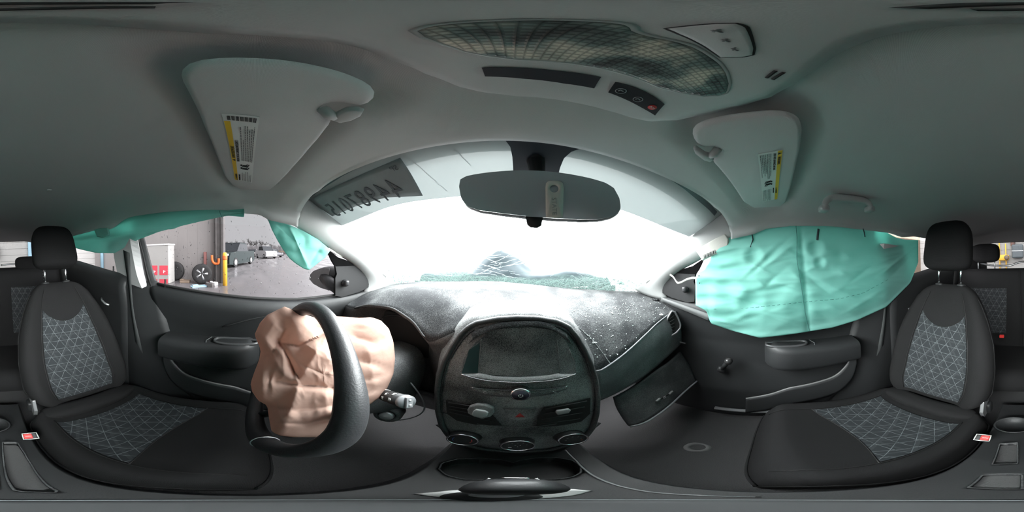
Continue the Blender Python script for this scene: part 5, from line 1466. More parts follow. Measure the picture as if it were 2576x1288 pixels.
# tether and folded sleeve at the front of the passenger curtain
tq_ = [(1684, 690), (1694, 697), (1704, 711), (1714, 710), (1728, 703), (1745, 699), (1762, 703), (1777, 704)]
tt3 = [ax(u, v, x) for (u, v), x in zip(tq_, (.60, .588, .575, .572, .568, .560, .553, .548))]
Tt = resample(tt3, 40, True)
obj('tether_tape', rows([[p + np.array([0, 0, .0045]) for p in Tt], [p - np.array([0, 0, .0045]) for p in Tt]]), M['tape'], label='thin white tether tape between pillar and teal curtain', cat='tape', solid=.001)
sl_o = [(1752, 632), (1770, 618), (1800, 600), (1825, 588), (1834, 602), (1833, 618), (1820, 634), (1790, 645), (1768, 656)]
sl3 = [ax(u, v, .562) for u, v in sl_o]
slv = thing('airbag_sleeve', np.mean(sl3, 0), 'crumpled off-white airbag sleeve with barcode under the pillar cover', 'sleeve')
obj('sleeve_cloth', pillow(resample(sl3 + [sl3[0]], 49)[:-1], (1, 0, 0), .016, .4), M['tape'], slv)
gs = []
for k in range(14):
    u = 1768 + 2.3 * k; v = 650 - 1.05 * k
    gs.append(tube([ax(u, v - 8, .552), ax(u + 1.6, v + 1, .552)], .0007 + .0004 * (k % 3), 4))
obj('barcode', join(*gs), M['dim'], slv)

# driver side curtain: rear strip and the front flap
tL = resample([(150, 588), (200, 584), (235, 580), (262, 578), (285, 572), (305, 558), (330, 545), (380, 537), (440, 531), (500, 528), (560, 528), (612, 534)], 80, True)
bL = resample([(150, 612), (200, 627), (240, 636), (288, 637), (318, 620), (345, 604), (400, 583), (450, 570), (500, 558), (550, 547), (585, 541), (615, 537)], 80)
NU, NV = 110, 26; V = []
for j in range(NV):
    t = j / (NV - 1)
    for i in range(NU):
        s = i / (NU - 1); k = s * 79; i0 = min(78, int(k)); f = k - i0
        a = tL[i0] * (1 - f) + tL[i0 + 1] * f; b = bL[i0] * (1 - f) + bL[i0 + 1] * f; p = a * (1 - t) + b * t
        x = -(.556 - .018 * math.sin(PI * t) + wr(p[0], p[1], 12) * .8 * t - .010 * math.exp(-((p[1] - (600 + (p[0] - 250) * -.12)) / 7) ** 2))
        V.append(tuple(ax(p[0], p[1], x)))
lc = thing('curtain_airbag', (-.56, -.4, .05), 'rolled teal curtain airbag hanging along the driver side roof', 'airbag')
obj('curtain_cloth', (V, [(j * NU + i, j * NU + i + 1, (j + 1) * NU + i + 1, (j + 1) * NU + i) for j in range(NV - 1) for i in range(NU - 1)]), M['teal'], lc, solid=.014, off=1)
obj('seam_thread', tube([ax(u, v, -.533) for u, v in ((552, 530), (555, 540), (560, 549))], .0006, 4), M['teal_dark'], lc)
pk = [ax(u, v, -.535) for u, v in ((238, 578), (252, 574), (272, 574), (276, 590), (262, 600), (246, 596))]
obj('folded_pocket', pillow(resample(pk + [pk[0]], 31)[:-1], (1, 0, 0), .014, .4), M['teal'], lc)
flap = [(672, 548), (700, 556), (735, 568), (765, 582), (800, 602), (824, 622), (830, 632), (818, 648), (800, 662), (778, 679), (766, 677), (745, 664), (728, 650), (712, 628), (698, 605), (684, 578)]
fq = resample(flap + [flap[0]], 81)[:-1]; fc = np.array([752.0, 618.0]); V = []
for j in range(20):
    rho = j / 19
    for i in range(80):
        p = fc + (fq[i] - fc) * rho
        x = -.578 + .020 * (1 - rho ** 2) + .014 * abs(nz(p[0] * .03, p[1] * .03, 5)) + .010 * math.exp(-abs((p[0] - 742) - (p[1] - 600) * .45) / 6) - .008 * math.exp(-abs((p[0] - 790) + (p[1] - 650) * .6) / 6)
        V.append(tuple(ax(p[0], p[1], x)))
obj('curtain_flap', (V, [(j * 80 + i, j * 80 + (i + 1) % 80, (j + 1) * 80 + (i + 1) % 80, (j + 1) * 80 + i) for j in range(19) for i in range(80)]), M['teal'], lc, solid=.010, off=-1)
tl3 = [ax(u, v, x) for (u, v), x in zip(((826, 626), (840, 634), (852, 642), (866, 645), (880, 655)), (-.575, -.59, -.60, -.605, -.612))]
Tt = resample(tl3, 24, True)
obj('tether_tape', rows([[p + np.array([0, 0, .004]) for p in Tt], [p - np.array([0, 0, .004]) for p in Tt]]), M['tape'], label='twisted white tether tape at the driver mirror corner', cat='tape', solid=.001)

# door mirror outside the driver window
nrm = np.array([.45, -1, 0]); nrm /= np.linalg.norm(nrm); mp_ = ax(812, 703, -.80)
def mpl(u, v, o=0.0): return apl(u, v, mp_ + nrm * o, nrm)
mm = [mpl(u, v) for u, v in ((775, 702), (777, 690), (785, 680), (800, 673), (820, 670), (845, 672), (856, 690), (855, 735), (830, 735), (805, 727), (785, 717))]
mgc = np.mean(mm, 0)
dm = thing('door_mirror', mgc, 'driver door mirror with black housing and wet glass', 'mirror')
obj('mirror_shell', pillow(resample(mm + [mm[0]], 41)[:-1] - nrm * .05, nrm, .10, .3), M['black'], dm)
mg = [mpl(u, v, .002) for u, v in ((778, 702), (780, 691), (788, 682), (802, 676), (820, 674), (828, 675), (828, 731), (806, 724), (788, 714))]
obj('mirror_glass', prism(mg, -nrm * .003), pm('wet_mirror', (.26, .25, .25), .5, var=.2, vs=60), dm, smooth=False)
obj('mirror_arm', tube([mgc - nrm * .02, (mgc + np.array([-.64, mgc[1] + .02, mgc[2] - .03])) / 2, (-.63, mgc[1] + .03, mgc[2] - .04)], .03, 10), M['black'], dm)
# ================================================================== dashboard
YB = lambda x: .955 - .30 * (x / .64) ** 2
def station(x):
    """profile points (y, z) from the screen base down to the knees"""
    T = [  # x, [A, B, C, D(lip/seam), E, F, G, H]
        (-.63, [(0, -.185), (.58, -.185), (.46, -.20), (.36, -.235), (.345, -.30), (.36, -.45), (.42, -.50), (.46, -.66)]),
        (-.55, [(0, -.185), (.64, -.155), (.46, -.175), (.345, -.225), (.345, -.30), (.37, -.45), (.42, -.50), (.46, -.66)]),
        (-.46, [(0, -.185), (.70, -.142), (.48, -.145), (.355, -.188), (.44, -.215), (.45, -.40), (.38, -.46), (.44, -.66)]),
        (-.36, [(0, -.185), (.72, -.134), (.48, -.130), (.365, -.175), (.46, -.205), (.46, -.40), (.38, -.46), (.44, -.66)]),
        (-.28, [(0, -.185), (.74, -.130), (.48, -.132), (.365, -.200), (.45, -.235), (.45, -.40), (.38, -.46), (.44, -.66)]),
        (-.225, [(0, -.185), (.75, -.126), (.46, -.140), (.350, -.250), (.39, -.32), (.40, -.42), (.38, -.50), (.44, -.66)]),
        (-.17, [(0, -.185), (.76, -.124), (.45, -.145), (.345, -.200), (.335, -.30), (.34, -.45), (.36, -.55), (.42, -.68)]),
        (-.08, [(0, -.185), (.76, -.122), (.47, -.140), (.395, -.150), (.38, -.30), (.36, -.45), (.34, -.58), (.36, -.74)]),
        (.08, [(0, -.185), (.76, -.134), (.47, -.146), (.395, -.155), (.38, -.30), (.36, -.45), (.34, -.58), (.36, -.74)]),
        (.17, [(0, -.185), (.74, -.146), (.46, -.205), (.352, -.350), (.345, -.42), (.352, -.50), (.40, -.52), (.46, -.68)]),
        (.26, [(0, -.185), (.72, -.156), (.48, -.205), (.365, -.322), (.352, -.40), (.358, -.485), (.43, -.49), (.50, -.68)]),
        (.36, [(0, -.185), (.70, -.162), (.50, -.200), (.382, -.290), (.365, -.365), (.362, -.462), (.45, -.47), (.52, -.68)]),
        (.46, [(0, -.185), (.66, -.168), (.51, -.200), (.398, -.262), (.375, -.335), (.370, -.445), (.46, -.455), (.52, -.68)]),
        (.55, [(0, -.185), (.62, -.178), (.50, -.208), (.405, -.246), (.380, -.315), (.374, -.430), (.45, -.45), (.50, -.68)]),
        (.63, [(0, -.185), (.56, -.20), (.48, -.215), (.40, -.245), (.385, -.31), (.38, -.42), (.44, -.46), (.50, -.68)])]
    xs = [t[0] for t in T]
    pts = []
    for k in range(8):
        y = np.interp(x, xs, [t[1][k][0] for t in T]); z = np.interp(x, xs, [t[1][k][1] for t in T])
        if k == 0: y = YB(x)
        pts.append((y, z))
    return pts
XS = np.linspace(-.635, .635, 90)
ST = np.array([[(x, *p) for p in station(x)] for x in XS])
for _ in range(2):
    ST[1:-1, 1:] = (ST[:-2, 1:] + 2 * ST[1:-1, 1:] + ST[2:, 1:]) / 4; ST[:, :, 0] = XS[:, None]
da = thing('dashboard', (0, .45, -.66), 'dusty dark grey dashboard with painted-in glare, strewn with broken glass', 'dashboard')
def spl(P, n):  # smooth within the pad
    return resample(P, n, True)
R = np.array([spl(ST[i, 0:4], 26) for i in range(len(XS))])
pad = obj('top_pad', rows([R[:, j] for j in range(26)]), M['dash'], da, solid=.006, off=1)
R2 = np.array([resample(ST[i, 3:8], 26) for i in range(len(XS))])
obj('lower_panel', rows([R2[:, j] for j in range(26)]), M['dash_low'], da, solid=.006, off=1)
R3 = np.array([resample(ST[i, 3:6], 14, True) + np.array([0, -.003, 0]) for i in range(len(XS)) if .165 < XS[i] < .625])
obj('fascia', rows([R3[:, j] for j in range(14)]), pm('dusty_lit_fascia', (.16, .165, .172), .6, spec=.2, bump=.3, bs=600, bd=.0008, dust=.35, ds=420), da, solid=.004, off=1)  # dusty, and paler so the colour itself makes this face look lit
# seam where pad meets fascia on the passenger side, and the lip of the instrument hood
obj('pad_seam', tube([ST[i, 3] + np.array([0, -.002, .0]) for i in range(len(XS)) if .17 < XS[i] < .62], .0032, 6), pm('seam_light', (.17, .18, .19), .5), da)
# airbag lid scoring
sc_ = [(1338, 775), (1380, 790), (1430, 808), (1480, 845), (1510, 880), (1535, 915)]
def dash_hit(u, v):
    d = ray(u, v); best = None
    P = R.reshape(-1, 3); q = P - CAMP; t = q @ d; e = np.linalg.norm(q - t[:, None] * d, axis=1) + (t < 0) * 9
    return P[e.argmin()]
RU = proj(R.reshape(-1, 3)).reshape(R.shape[0], R.shape[1], 2)
def dhit(u, v, off=.003):
    # nearest surface point seen along the ray, refined on a fine patch
    U = RU
    e = ((U - np.array([u, v])) ** 2).sum(-1); i, j = np.unravel_index(e.argmin(), e.shape); i = min(max(i, 1), R.shape[0] - 2); j = min(max(j, 1), R.shape[1] - 2)
    du = (U[i + 1, j] - U[i - 1, j]) / 2; dv = (U[i, j + 1] - U[i, j - 1]) / 2
    try: s = np.clip(np.linalg.solve(np.stack([du, dv], 1), np.array([u, v]) - U[i, j]), -1.5, 1.5)
    except Exception: s = (0, 0)
    p = R[i, j] + s[0] * (R[i + 1, j] - R[i - 1, j]) / 2 + s[1] * (R[i, j + 1] - R[i, j - 1]) / 2
    n = np.cross(R[i + 1, j] - R[i - 1, j], R[i, j + 1] - R[i, j - 1]); n /= np.linalg.norm(n); n = n if n @ (CAMP - p) > 0 else -n
    return p + n * off, n
obj('lid_line', tube([dhit(u, v, .0005)[0] for u, v in resample(sc_, 40, True)], .0012, 5), pm('score_pale', (.34, .36, .36), .6), da)
# glass crumbs scattered on the pad
rnd = random.Random(21); gs = []
for k in range(620):
    if rnd.random() < .45:
        u = rnd.gauss(1560, 60); v = rnd.gauss(775, 16)
    else:
        u = rnd.uniform(1380, 1680); v = rnd.uniform(748, 900)
    if v < 744 or (v - 745) < (1500 - u) * .35: continue
    if u > 1505 and v > 945 - (u - 1505) * .95: continue
    p, n = dhit(u, v, .0012)
    r = rnd.choice([.0006, .0008, .001, .0014, .002])
    M_ = rotm('Z', rnd.uniform(0, 360)) @ rotm('X', rnd.uniform(0, 90))
    gs.append(box(p, (r * 1.6, r, r * .9), M_))
for k in range(60):
    t = rnd.random(); q = resample(sc_, 100)[int(t * 99)]; p, n = dhit(q[0] + rnd.uniform(-4, 4), q[1] + rnd.uniform(-3, 3), .0012)
    r = rnd.uniform(.0006, .0014); gs.append(box(p, (r * 1.6, r, r), rotm('Z', rnd.uniform(0, 360))))
obj('glass_crumbs', join(*gs), M['shard'], smooth=False, kind='stuff', label='small crumbs of broken glass scattered over the passenger dashboard', cat='broken glass')
p, n = dhit(1664, 794, .003)
obj('glass_shard', join(box(p, (.012, .006, .002), rotm('Y', 20)), box(p + np.array([.006, .003, .002]), (.006, .010, .002), rotm('X', 25)), box(p + np.array([-.005, .004, .003]), (.004, .007, .002))), M['shard'], smooth=False, label='pale glass shard caught on the dashboard seam by the side vent', cat='broken glass')

# defroster outlets at both corners
for side, px in ((1, (1655, 754)), (-1, (930, 728))):
    c, n = dhit(px[0], px[1], .001)
    dv_ = obj('defroster_vent', superell(c, (.085, .035, .008), nu=24, nv=8, e=.6, M=rotm('Z', -side * 20)), M['black'], da)
    for k in range(6):
        obj('fin', box(c + rotm('Z', -side * 20) @ np.array([-.03 + .012 * k, 0, .004]), (.003, .03, .006), rotm('Z', -side * 20 + 25)), M['dash'], dv_, smooth=False)
# passenger side vent
vq_ = [(1690, 783), (1698, 786), (1706, 800), (1712, 816), (1711, 826), (1700, 838), (1680, 849), (1676, 846), (1676, 815), (1680, 800)]
vp0 = np.array([.556, .372, -.288]); vn = np.array([-.55, -.83, .15]); vn /= np.linalg.norm(vn)
v3 = [apl(u, v, vp0, vn) for u, v in vq_]
vQ = resample(v3 + [v3[0]], 51)[:-1]; vc = vQ.mean(0)
sv_ = obj('side_vent', prism(vQ - vn * .002, -vn * .02), M['ink'], da, smooth=False)
obj('vent_frame', tube(vQ, .0042, 8, closed=True), pm('vent_silver', (.34, .34, .35), .35, metal=.5), sv_)
A_, B_, _n = frame_of(vn)
for k in range(5):
    t = (k + .7) / 5.6
    l = np.array(v3[9]) * (1 - t) + np.array(v3[7]) * t; r_ = np.array(v3[1]) * (1 - t) + np.array(v3[5]) * t
    obj('vent_slat', tube([l * .93 + r_ * .07 - vn * .003, l * .1 + r_ * .9 - vn * .003], .0045, 8, flat=.5), M['black'], sv_)
# badge on the lower end
bq_ = ar(1717, 862, .74); obj('airbag_badge', box(ax(1717, 862, .592), (.002, .028, .006)), M['dim'], da, smooth=False)

# glove box lid, ajar
lid = [[ay(u, v, .362) for u, v in ((1545, 1000), (1590, 975), (1640, 940), (1690, 905), (1712, 885))],
       [ay(u, v, .330) for u, v in ((1555, 1030), (1610, 1000), (1665, 965), (1715, 925), (1735, 920))],
       [az_(u, v, -.625) for u, v in ((1583, 1072), (1620, 1062), (1670, 1030), (1720, 985), (1752, 958))]]
gb = thing('glove_box', np.mean(lid[2], 0), 'black glove box lid hanging ajar below the passenger dashboard', 'glove box')
obj('lid', rows([resample(r, 26, True) for r in lid], m=14, sv=True), M['dash_low'], gb, solid=.012, off=1)
obj('lid_edge', tube([p + np.array([0, -.003, 0]) for p in resample(lid[2], 30, True)], .004, 6), pm('edge_sheen', (.20, .20, .21), .3), gb)
lt_ = [ay(u, v, .305) for u, v in ((1645, 1012), (1662, 1000), (1680, 990), (1693, 986), (1700, 992), (1688, 1004), (1668, 1016), (1652, 1022))]
lo = obj('latch_recess', pillow(resample(lt_ + [lt_[0]], 31)[:-1], (0, -1, .3), .008, .4), M['ink'], gb)
for a in ((1656, 1006), (1688, 988)):
    obj('latch_tab', superell(ay(*a, .298), (.022, .008, .010), nu=12, nv=8, M=rotm('Y', -20)), M['dim'], lo)
obj('key_ring', tube([ay(1672, 999, .297) + .006 * np.array([math.cos(a), 0, math.sin(a)]) for a in np.linspace(0, 2 * PI, 16, endpoint=False)], .0012, 6, closed=True), M['satin'], lo)
# knee side cheeks left of the glove box
obj('knee_bolster', grid(lambda u, v: (-.56 + .36 * u, .36 + .10 * v, -.46 - .24 * v - .01 * math.sin(PI * u)), 14, 8), M['dash_low'], da, solid=.01)

# instrument cluster under the hood
ic = thing('instrument_cluster', (-.36, .44, -.36), 'dark instrument cluster under the dashboard hood', 'instruments')
obj('cluster_face', superell((-.365, .448, -.30), (.26, .03, .16), nu=28, nv=12, e=.4), M['ink'], ic)
obj('cluster_visor', tube([(-.365 + .125 * math.cos(a), .436, -.30 + .072 * math.sin(a)) for a in np.linspace(0, PI, 24)], .005, 6), M['black'], ic)

# ================================================================== centre stack
SF = [(.345, -.135), (.340, -.16), (.318, -.26), (.302, -.33), (.286, -.41), (.262, -.52), (.248, -.575), (.246, -.60)]
def sy(z): return interp(-z, [(-b, a) for a, b in SF])
def shit(u, v, off=0.0):
    """meet the ray with the slightly crowned stack face"""
    d = ray(u, v); lo, hi = .15, 1.2
    for _ in range(50):
        m = (lo + hi) / 2; p = CAMP + d * m
        f = p[1] - (sy(p[2]) - off + .25 * p[0] ** 2)
        if f > 0: hi = m
        else: lo = m
    return CAMP + d * lo
stk_out = [(1200, 812), (1250, 802), (1300, 799), (1350, 800), (1400, 808), (1430, 822), (1452, 848), (1470, 880), (1486, 915), (1498, 955), (1503, 1000), (1500, 1040), (1490, 1075), (1468, 1102), (1430, 1120), (1380, 1131), (1300, 1136), (1220, 1130), (1170, 1118), (1132, 1098), (1112, 1070), (1103, 1035), (1101, 990), (1106, 950), (1118, 910), (1138, 872), (1160, 840), (1180, 822)]
so3 = np.array([shit(u, v) for u, v in stk_out]); sQ = resample(list(so3) + [so3[0]], 111)[:-1]
sq_px = resample(stk_out + [stk_out[0]], 111)[:-1]; scx = np.array([1302.0, 970.0])
cs = thing('centre_stack', (0, .30, -.66), 'dusty black centre stack with painted-in haze, dark screen and round climate dials', 'dashboard panel')
V = []
nrg = 26
for j in range(nrg):
    rho = j / (nrg - 1)
    for i in range(110):
        p = scx + (sq_px[i] - scx) * rho; V.append(tuple(shit(p[0], p[1], -.004 + .004 * (1 - rho ** 6))))
for k in (1, 2, 3):
    for i in range(110): V.append(tuple(sQ[i] + np.array([sQ[i][0] * .06 * k, .012 * k + (.05 if k == 3 else 0), .006 * (1 if sQ[i][2] > -.3 else -1) * k])))
F = [(j * 110 + i, j * 110 + (i + 1) % 110, (j + 1) * 110 + (i + 1) % 110, (j + 1) * 110 + i) for j in range(nrg + 2) for i in range(110)]
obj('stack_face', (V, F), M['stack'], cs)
obj('stack_bezel', tube(sQ + np.array([0, -.001, 0]), .0062, 10, closed=True), M['dash_low'], cs)
obj('bezel_line', tube([s * np.array([.955, 1, 1]) + np.array([0, -.002, (-.012 if s[2] > -.25 else 0)]) for s in sQ if s[2] > -.45], .0012, 5), M['dash'], cs)
# crown above the screen
cr = rows([[shit(u, v, .004) for u, v in resample(r, 30, True)] for r in ([(1185, 838), (1240, 815), (1300, 808), (1370, 810), (1425, 840)], [(1190, 850), (1240, 828), (1300, 820), (1370, 822), (1428, 850)], [(1178, 865), (1230, 832), (1300, 824), (1380, 826), (1436, 865)])])
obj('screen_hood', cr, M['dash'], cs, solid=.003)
scr_px = [(1212, 850), (1230, 834), (1265, 824), (1300, 822), (1350, 824), (1390, 830), (1412, 842), (1430, 870), (1446, 905), (1449, 938), (1400, 941), (1350, 945), (1300, 946), (1250, 943), (1205, 939), (1160, 940), (1166, 905), (1180, 880), (1196, 862)]
sc3 = [shit(u, v, .0045) for u, v in scr_px]
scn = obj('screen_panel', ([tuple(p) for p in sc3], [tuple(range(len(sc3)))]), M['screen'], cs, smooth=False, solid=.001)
for a, b in (((1211, 852), (1203, 938)), ((1401, 852), (1409, 939)), ((1433, 880), (1447, 920))):
    obj('screen_edge', tube([shit(*(np.array(a) * (1 - t) + np.array(b) * t), off=.0055) for t in np.linspace(0, 1, 8)], .0007, 5), M['dim'], scn)
side_p = [shit(u, v, .0056) for u, v in ((1180, 880), (1207, 862), (1202, 938), (1161, 939))]
obj('side_glass', ([tuple(p) for p in side_p], [(0, 1, 2, 3)]), pm('teal_gloss', (.02, .055, .055), .15), scn, smooth=False)
# chrome ledge under the screen
L1 = resample([(1160, 941), (1200, 939), (1204, 937), (1250, 946), (1310, 947), (1370, 944), (1405, 938), (1412, 940), (1449, 940)], 40); L2 = resample([(1160, 941), (1185, 949), (1230, 958), (1305, 962), (1380, 958), (1425, 949), (1449, 940)], 40, True)
lg = obj('ledge', rows([[shit(u, v, .004) for u, v in L1], [shit(u, v, .014) for u, v in (L1 + L2) / 2], [shit(u, v, .016) for u, v in L2], [shit(u, v + 3, .004) for u, v in L2]]), pm('dusty_ledge', (.20, .21, .21), .4, dust=.8, ds=600), cs)
obj('ledge_chrome', tube([shit(u, v, .017) for u, v in L2], .0011, 6), M['chrome'], lg)
# control bar with power knob
b1 = resample([(1185, 975), (1230, 979), (1280, 981), (1310, 976), (1340, 981), (1390, 977), (1428, 971)], 40, True); b2 = resample([(1190, 982), (1230, 993), (1275, 997), (1310, 999), (1345, 996), (1390, 989), (1424, 977)], 40, True)
br_ = obj('button_bar', rows([[shit(u, v, .003) for u, v in b1], [shit(u, v, .007) for u, v in b1 * .7 + b2 * .3], [shit(u, v, .007) for u, v in b1 * .25 + b2 * .75], [shit(u, v, .003) for u, v in b2]]), M['stack'], cs, solid=.002)
obj('bar_chrome', tube([shit(u, v, .0075) for u, v in b1], .0012, 6), M['chrome'], br_)
fn_ = np.array([0, -.97, .22])
kc = shit(1309, 990, .012)
obj('power_knob', lathe([(.020, -.010), (.020, .004), (.018, .008), (.0155, .0085)], kc, fn_, 30), M['chrome'], br_)
kn = obj('knob_face', lathe([(.0155, .004), (.015, .0095), (0, .011)], kc, fn_, 28), pm('knob_dark', (.035, .035, .05), .25), br_)
A_, B_, _n = frame_of(fn_)
Pw = [kc + fn_ * .0112 + .004 * (math.cos(a) * A_ + math.sin(a) * B_) for a in np.linspace(math.radians(120), math.radians(420), 16)]
obj('power_icon', join(tube(Pw, .0005, 5), tube([kc + fn_ * .0112 + B_ * .001, kc + fn_ * .0112 + B_ * .0055], .0005, 5)), M['white'], br_)
def icon(u, v, kind, par, s=1.0, off=.0085):
    c = shit(u, v, off); gs = []
    def P(x, y): return c + A_ * x * s * -1 + B_ * y * s
    sgn = 1 if (A_[0] < 0) else -1
    def P(x, y): return c + np.array([1, 0, 0]) * x * s + B_ * y * s
    if kind == 'home': gs = [tube([P(-.004, 0), P(0, .004), P(.004, 0)], .0006, 5), tube([P(-.003, 0), P(-.003, -.003), P(.003, -.003), P(.003, 0)], .0006, 5)]
    if kind == 'prev': gs = [prism([P(0, -.002), P(0, .002), P(-.0035, 0)], (0, -.0004, 0)), prism([P(.004, -.002), P(.004, .002), P(.0005, 0)], (0, -.0004, 0)), tube([P(-.004, -.002), P(-.004, .002)], .0004, 5)]
    if kind == 'next': gs = [prism([P(0, -.002), P(0, .002), P(.0035, 0)], (0, -.0004, 0)), prism([P(-.004, -.002), P(-.004, .002), P(-.0005, 0)], (0, -.0004, 0)), tube([P(.004, -.002), P(.004, .002)], .0004, 5)]
    if kind == 'phone': gs = [tube([P(-.003, .003), P(-.002, 0), P(0, -.002), P(.003, -.003)], .0009, 6)]
    obj(kind + '_icon', join(*gs), M['white'], par)
for (u, v, k) in ((1221, 987, 'home'), (1265, 991, 'prev'), (1352, 991, 'next'), (1395, 985, 'phone')): icon(u, v, k, br_)
# vents: dark recess with slats and a thumb grip
for side in (-1, 1):
    px = [(1122, 1008), (1170, 1016), (1215, 1020), (1240, 1045), (1262, 1070), (1200, 1068), (1150, 1058), (1125, 1040)] if side < 0 else [(1368, 1024), (1420, 1016), (1485, 1000), (1484, 1040), (1462, 1060), (1410, 1070), (1350, 1074), (1352, 1050)]
    P = [shit(u, v, .0045) for u, v in px]
    ve = obj('centre_vent', ([tuple(p) for p in P], [tuple(range(len(P)))]), M['ink'], cs, smooth=False, solid=.001)
    for k in range(4):
        t = (k + .5) / 4
        a = np.array(px[0]) * (1 - t) + np.array(px[-1]) * t; b = np.array(px[2]) * (1 - t) + np.array(px[4 if side < 0 else 3]) * t
        if side > 0: a = np.array(px[0]) * (1 - t) + np.array(px[6]) * t; b = np.array(px[2]) * (1 - t) + np.array(px[4]) * t
        obj('vent_slat', tube([shit(*(a * (1 - s) + b * s), off=.0065) for s in np.linspace(.05, .95, 8)], .0022, 6, flat=.5), M['black'], ve)
    gp = (1212, 1033) if side < 0 else (1416, 1036)
    if side < 0:
        q = [(1176, 1030), (1182, 1020), (1200, 1014), (1225, 1016), (1243, 1024), (1244, 1036), (1236, 1046), (1215, 1052), (1192, 1046), (1178, 1038)]
        Q_ = resample([shit(u, v, .016) for u, v in q] + [shit(*q[0], .016)], 41)[:-1]
        gpo = obj('vent_grip', pillow(Q_, fn_, .012, .4), pm('grip_dust', (.22, .23, .23), .5, dust=.6, ds=500), ve)
        q2 = [(1190, 1034), (1198, 1029), (1222, 1033), (1229, 1037), (1226, 1046), (1214, 1050), (1194, 1046), (1187, 1042)]
        obj('grip_insert', pillow(resample([shit(u, v, .024) for u, v in q2], 24), fn_, .006, .4, 3), pm('grip_pale', (.50, .54, .54), .35), gpo)
    else:
        q = [(1396, 1036), (1400, 1032), (1430, 1027), (1436, 1031), (1430, 1038), (1402, 1043)]
        obj('vent_grip', pillow(resample([shit(u, v, .014) for u, v in q], 24), fn_, .008, .4, 3), pm('grip_silver', (.48, .50, .50), .3, metal=.4), ve)
# hazard switch
hz = [shit(u, v, .0055) for u, v in ((1266, 1027), (1348, 1027), (1338, 1050), (1318, 1054), (1292, 1054), (1276, 1048))]
ho = obj('hazard_switch', ([tuple(p) for p in hz], [tuple(range(6))]), M['stack'], cs, smooth=False, solid=.003)
obj('hazard_triangle', tube([shit(1308, 1040, .0095), shit(1297, 1049, .0095), shit(1319, 1049, .0095)], .0013, 6, closed=True), M['red_print'], ho)
obj('triangle_fill', ([tuple(shit(u, v, .009)) for u, v in ((1308, 1041), (1298, 1048), (1318, 1048))], [(0, 1, 2)]), M['red_print'], ho, smooth=False, solid=.0005)
obj('switch_line', tube([shit(u, 1027, .009) for u in (1266, 1300, 1348)], .0008, 5), M['dim'], ho)
obj('trim_line', tube([shit(u, v, .006) for u, v in ((1200, 1066), (1250, 1073), (1300, 1075), (1350, 1073), (1400, 1066))], .0008, 5), M['dim'], cs)
# climate dials
for (u, v), kind in (((1170, 1099), 'temp'), ((1301, 1113), 'fan'), ((1433, 1098), 'mode')):
    c = shit(u, v, .004); fn2 = np.array([0, -.93, .36])
    A4, B4, D4 = frame_of(fn2)
    dl = obj('climate_dial', lathe([(.030, -.012), (.0265, .002), (.025, .014), (.0235, .018), (.021, .0185)], c, fn2, 36), M['black'], cs)
    obj('dial_ring', tube([c + fn2 * .0175 + .0245 * (math.cos(a) * A4 + math.sin(a) * B4) for a in np.linspace(0, 2 * PI, 40, endpoint=False)], .0022, 8, closed=True), M['chrome'], dl)
    obj('dial_face', lathe([(.0215, .0165), (.0, .0172)], c, fn2, 30), pm('dial_dark', (.018, .018, .024), .3), dl)
    top = c + fn2 * .0178
    X1 = np.array([1.0, 0, 0])
    def arc(a0, a1, r, mt, nm, w=.0011): obj(nm, tube([top + r * (math.cos(a) * X1 + math.sin(a) * B4) for a in np.linspace(math.radians(a0), math.radians(a1), 12)], w, 5), M[mt], dl)
    if kind == 'temp':
        arc(150, 215, .0155, 'blue_print', 'cold_arc'); arc(-35, 30, .0155, 'red_print', 'hot_arc'); text('letters', 'A/C', top - X1 * .0055 - B4 * .004, X1, B4, .0065, M['dim'], dl)
    elif kind == 'fan':
        for k in range(5):
            a = math.radians(20 + 35 * k); obj('dial_mark', superell(top + .014 * (math.cos(a) * X1 + math.sin(a) * B4), (.003, .002, .003), nu=8, nv=5), M['dim'], dl)
        obj('fan_icon', join(*[tube([top, top + .005 * (math.cos(a) * X1 + math.sin(a) * B4)], [.0004, .0012], 5) for a in (.5, 2.6, 4.7)]), M['white'], dl)
        obj('pointer', superell(top - X1 * .011 - B4 * .009, (.006, .002, .004), nu=10, nv=5), M['white'], dl)
    else:
        for k in range(5):
            a = math.radians(0 + 45 * k); obj('dial_mark', superell(top + .013 * (math.cos(a) * X1 + math.sin(a) * B4), (.004, .002, .003), nu=8, nv=5), M['dim'], dl)
        obj('pointer', superell(top + X1 * .013 - B4 * .008, (.004, .002, .003), nu=10, nv=5), M['orange'], dl)
        obj('face_icon', tube([top + .004 * (math.cos(a) * X1 + math.sin(a) * B4) for a in np.linspace(0, 2 * PI, 10, endpoint=False)], .0005, 5, closed=True), M['white'], dl)
# lower cheeks of the stack down to the tunnel
obj('stack_cheek', rows([[(-.16, .30, -.56), (-.09, .268, -.60), (0, .262, -.605), (.09, .268, -.60), (.16, .30, -.56)], [(-.14, .34, -.70), (-.08, .30, -.70), (0, .30, -.70), (.08, .30, -.70), (.14, .34, -.70)], [(-.13, .36, -.90), (-.08, .30, -.82), (0, .28, -.80), (.08, .30, -.82), (.13, .36, -.90)]], n=20, m=10), M['black'], cs, solid=.008)

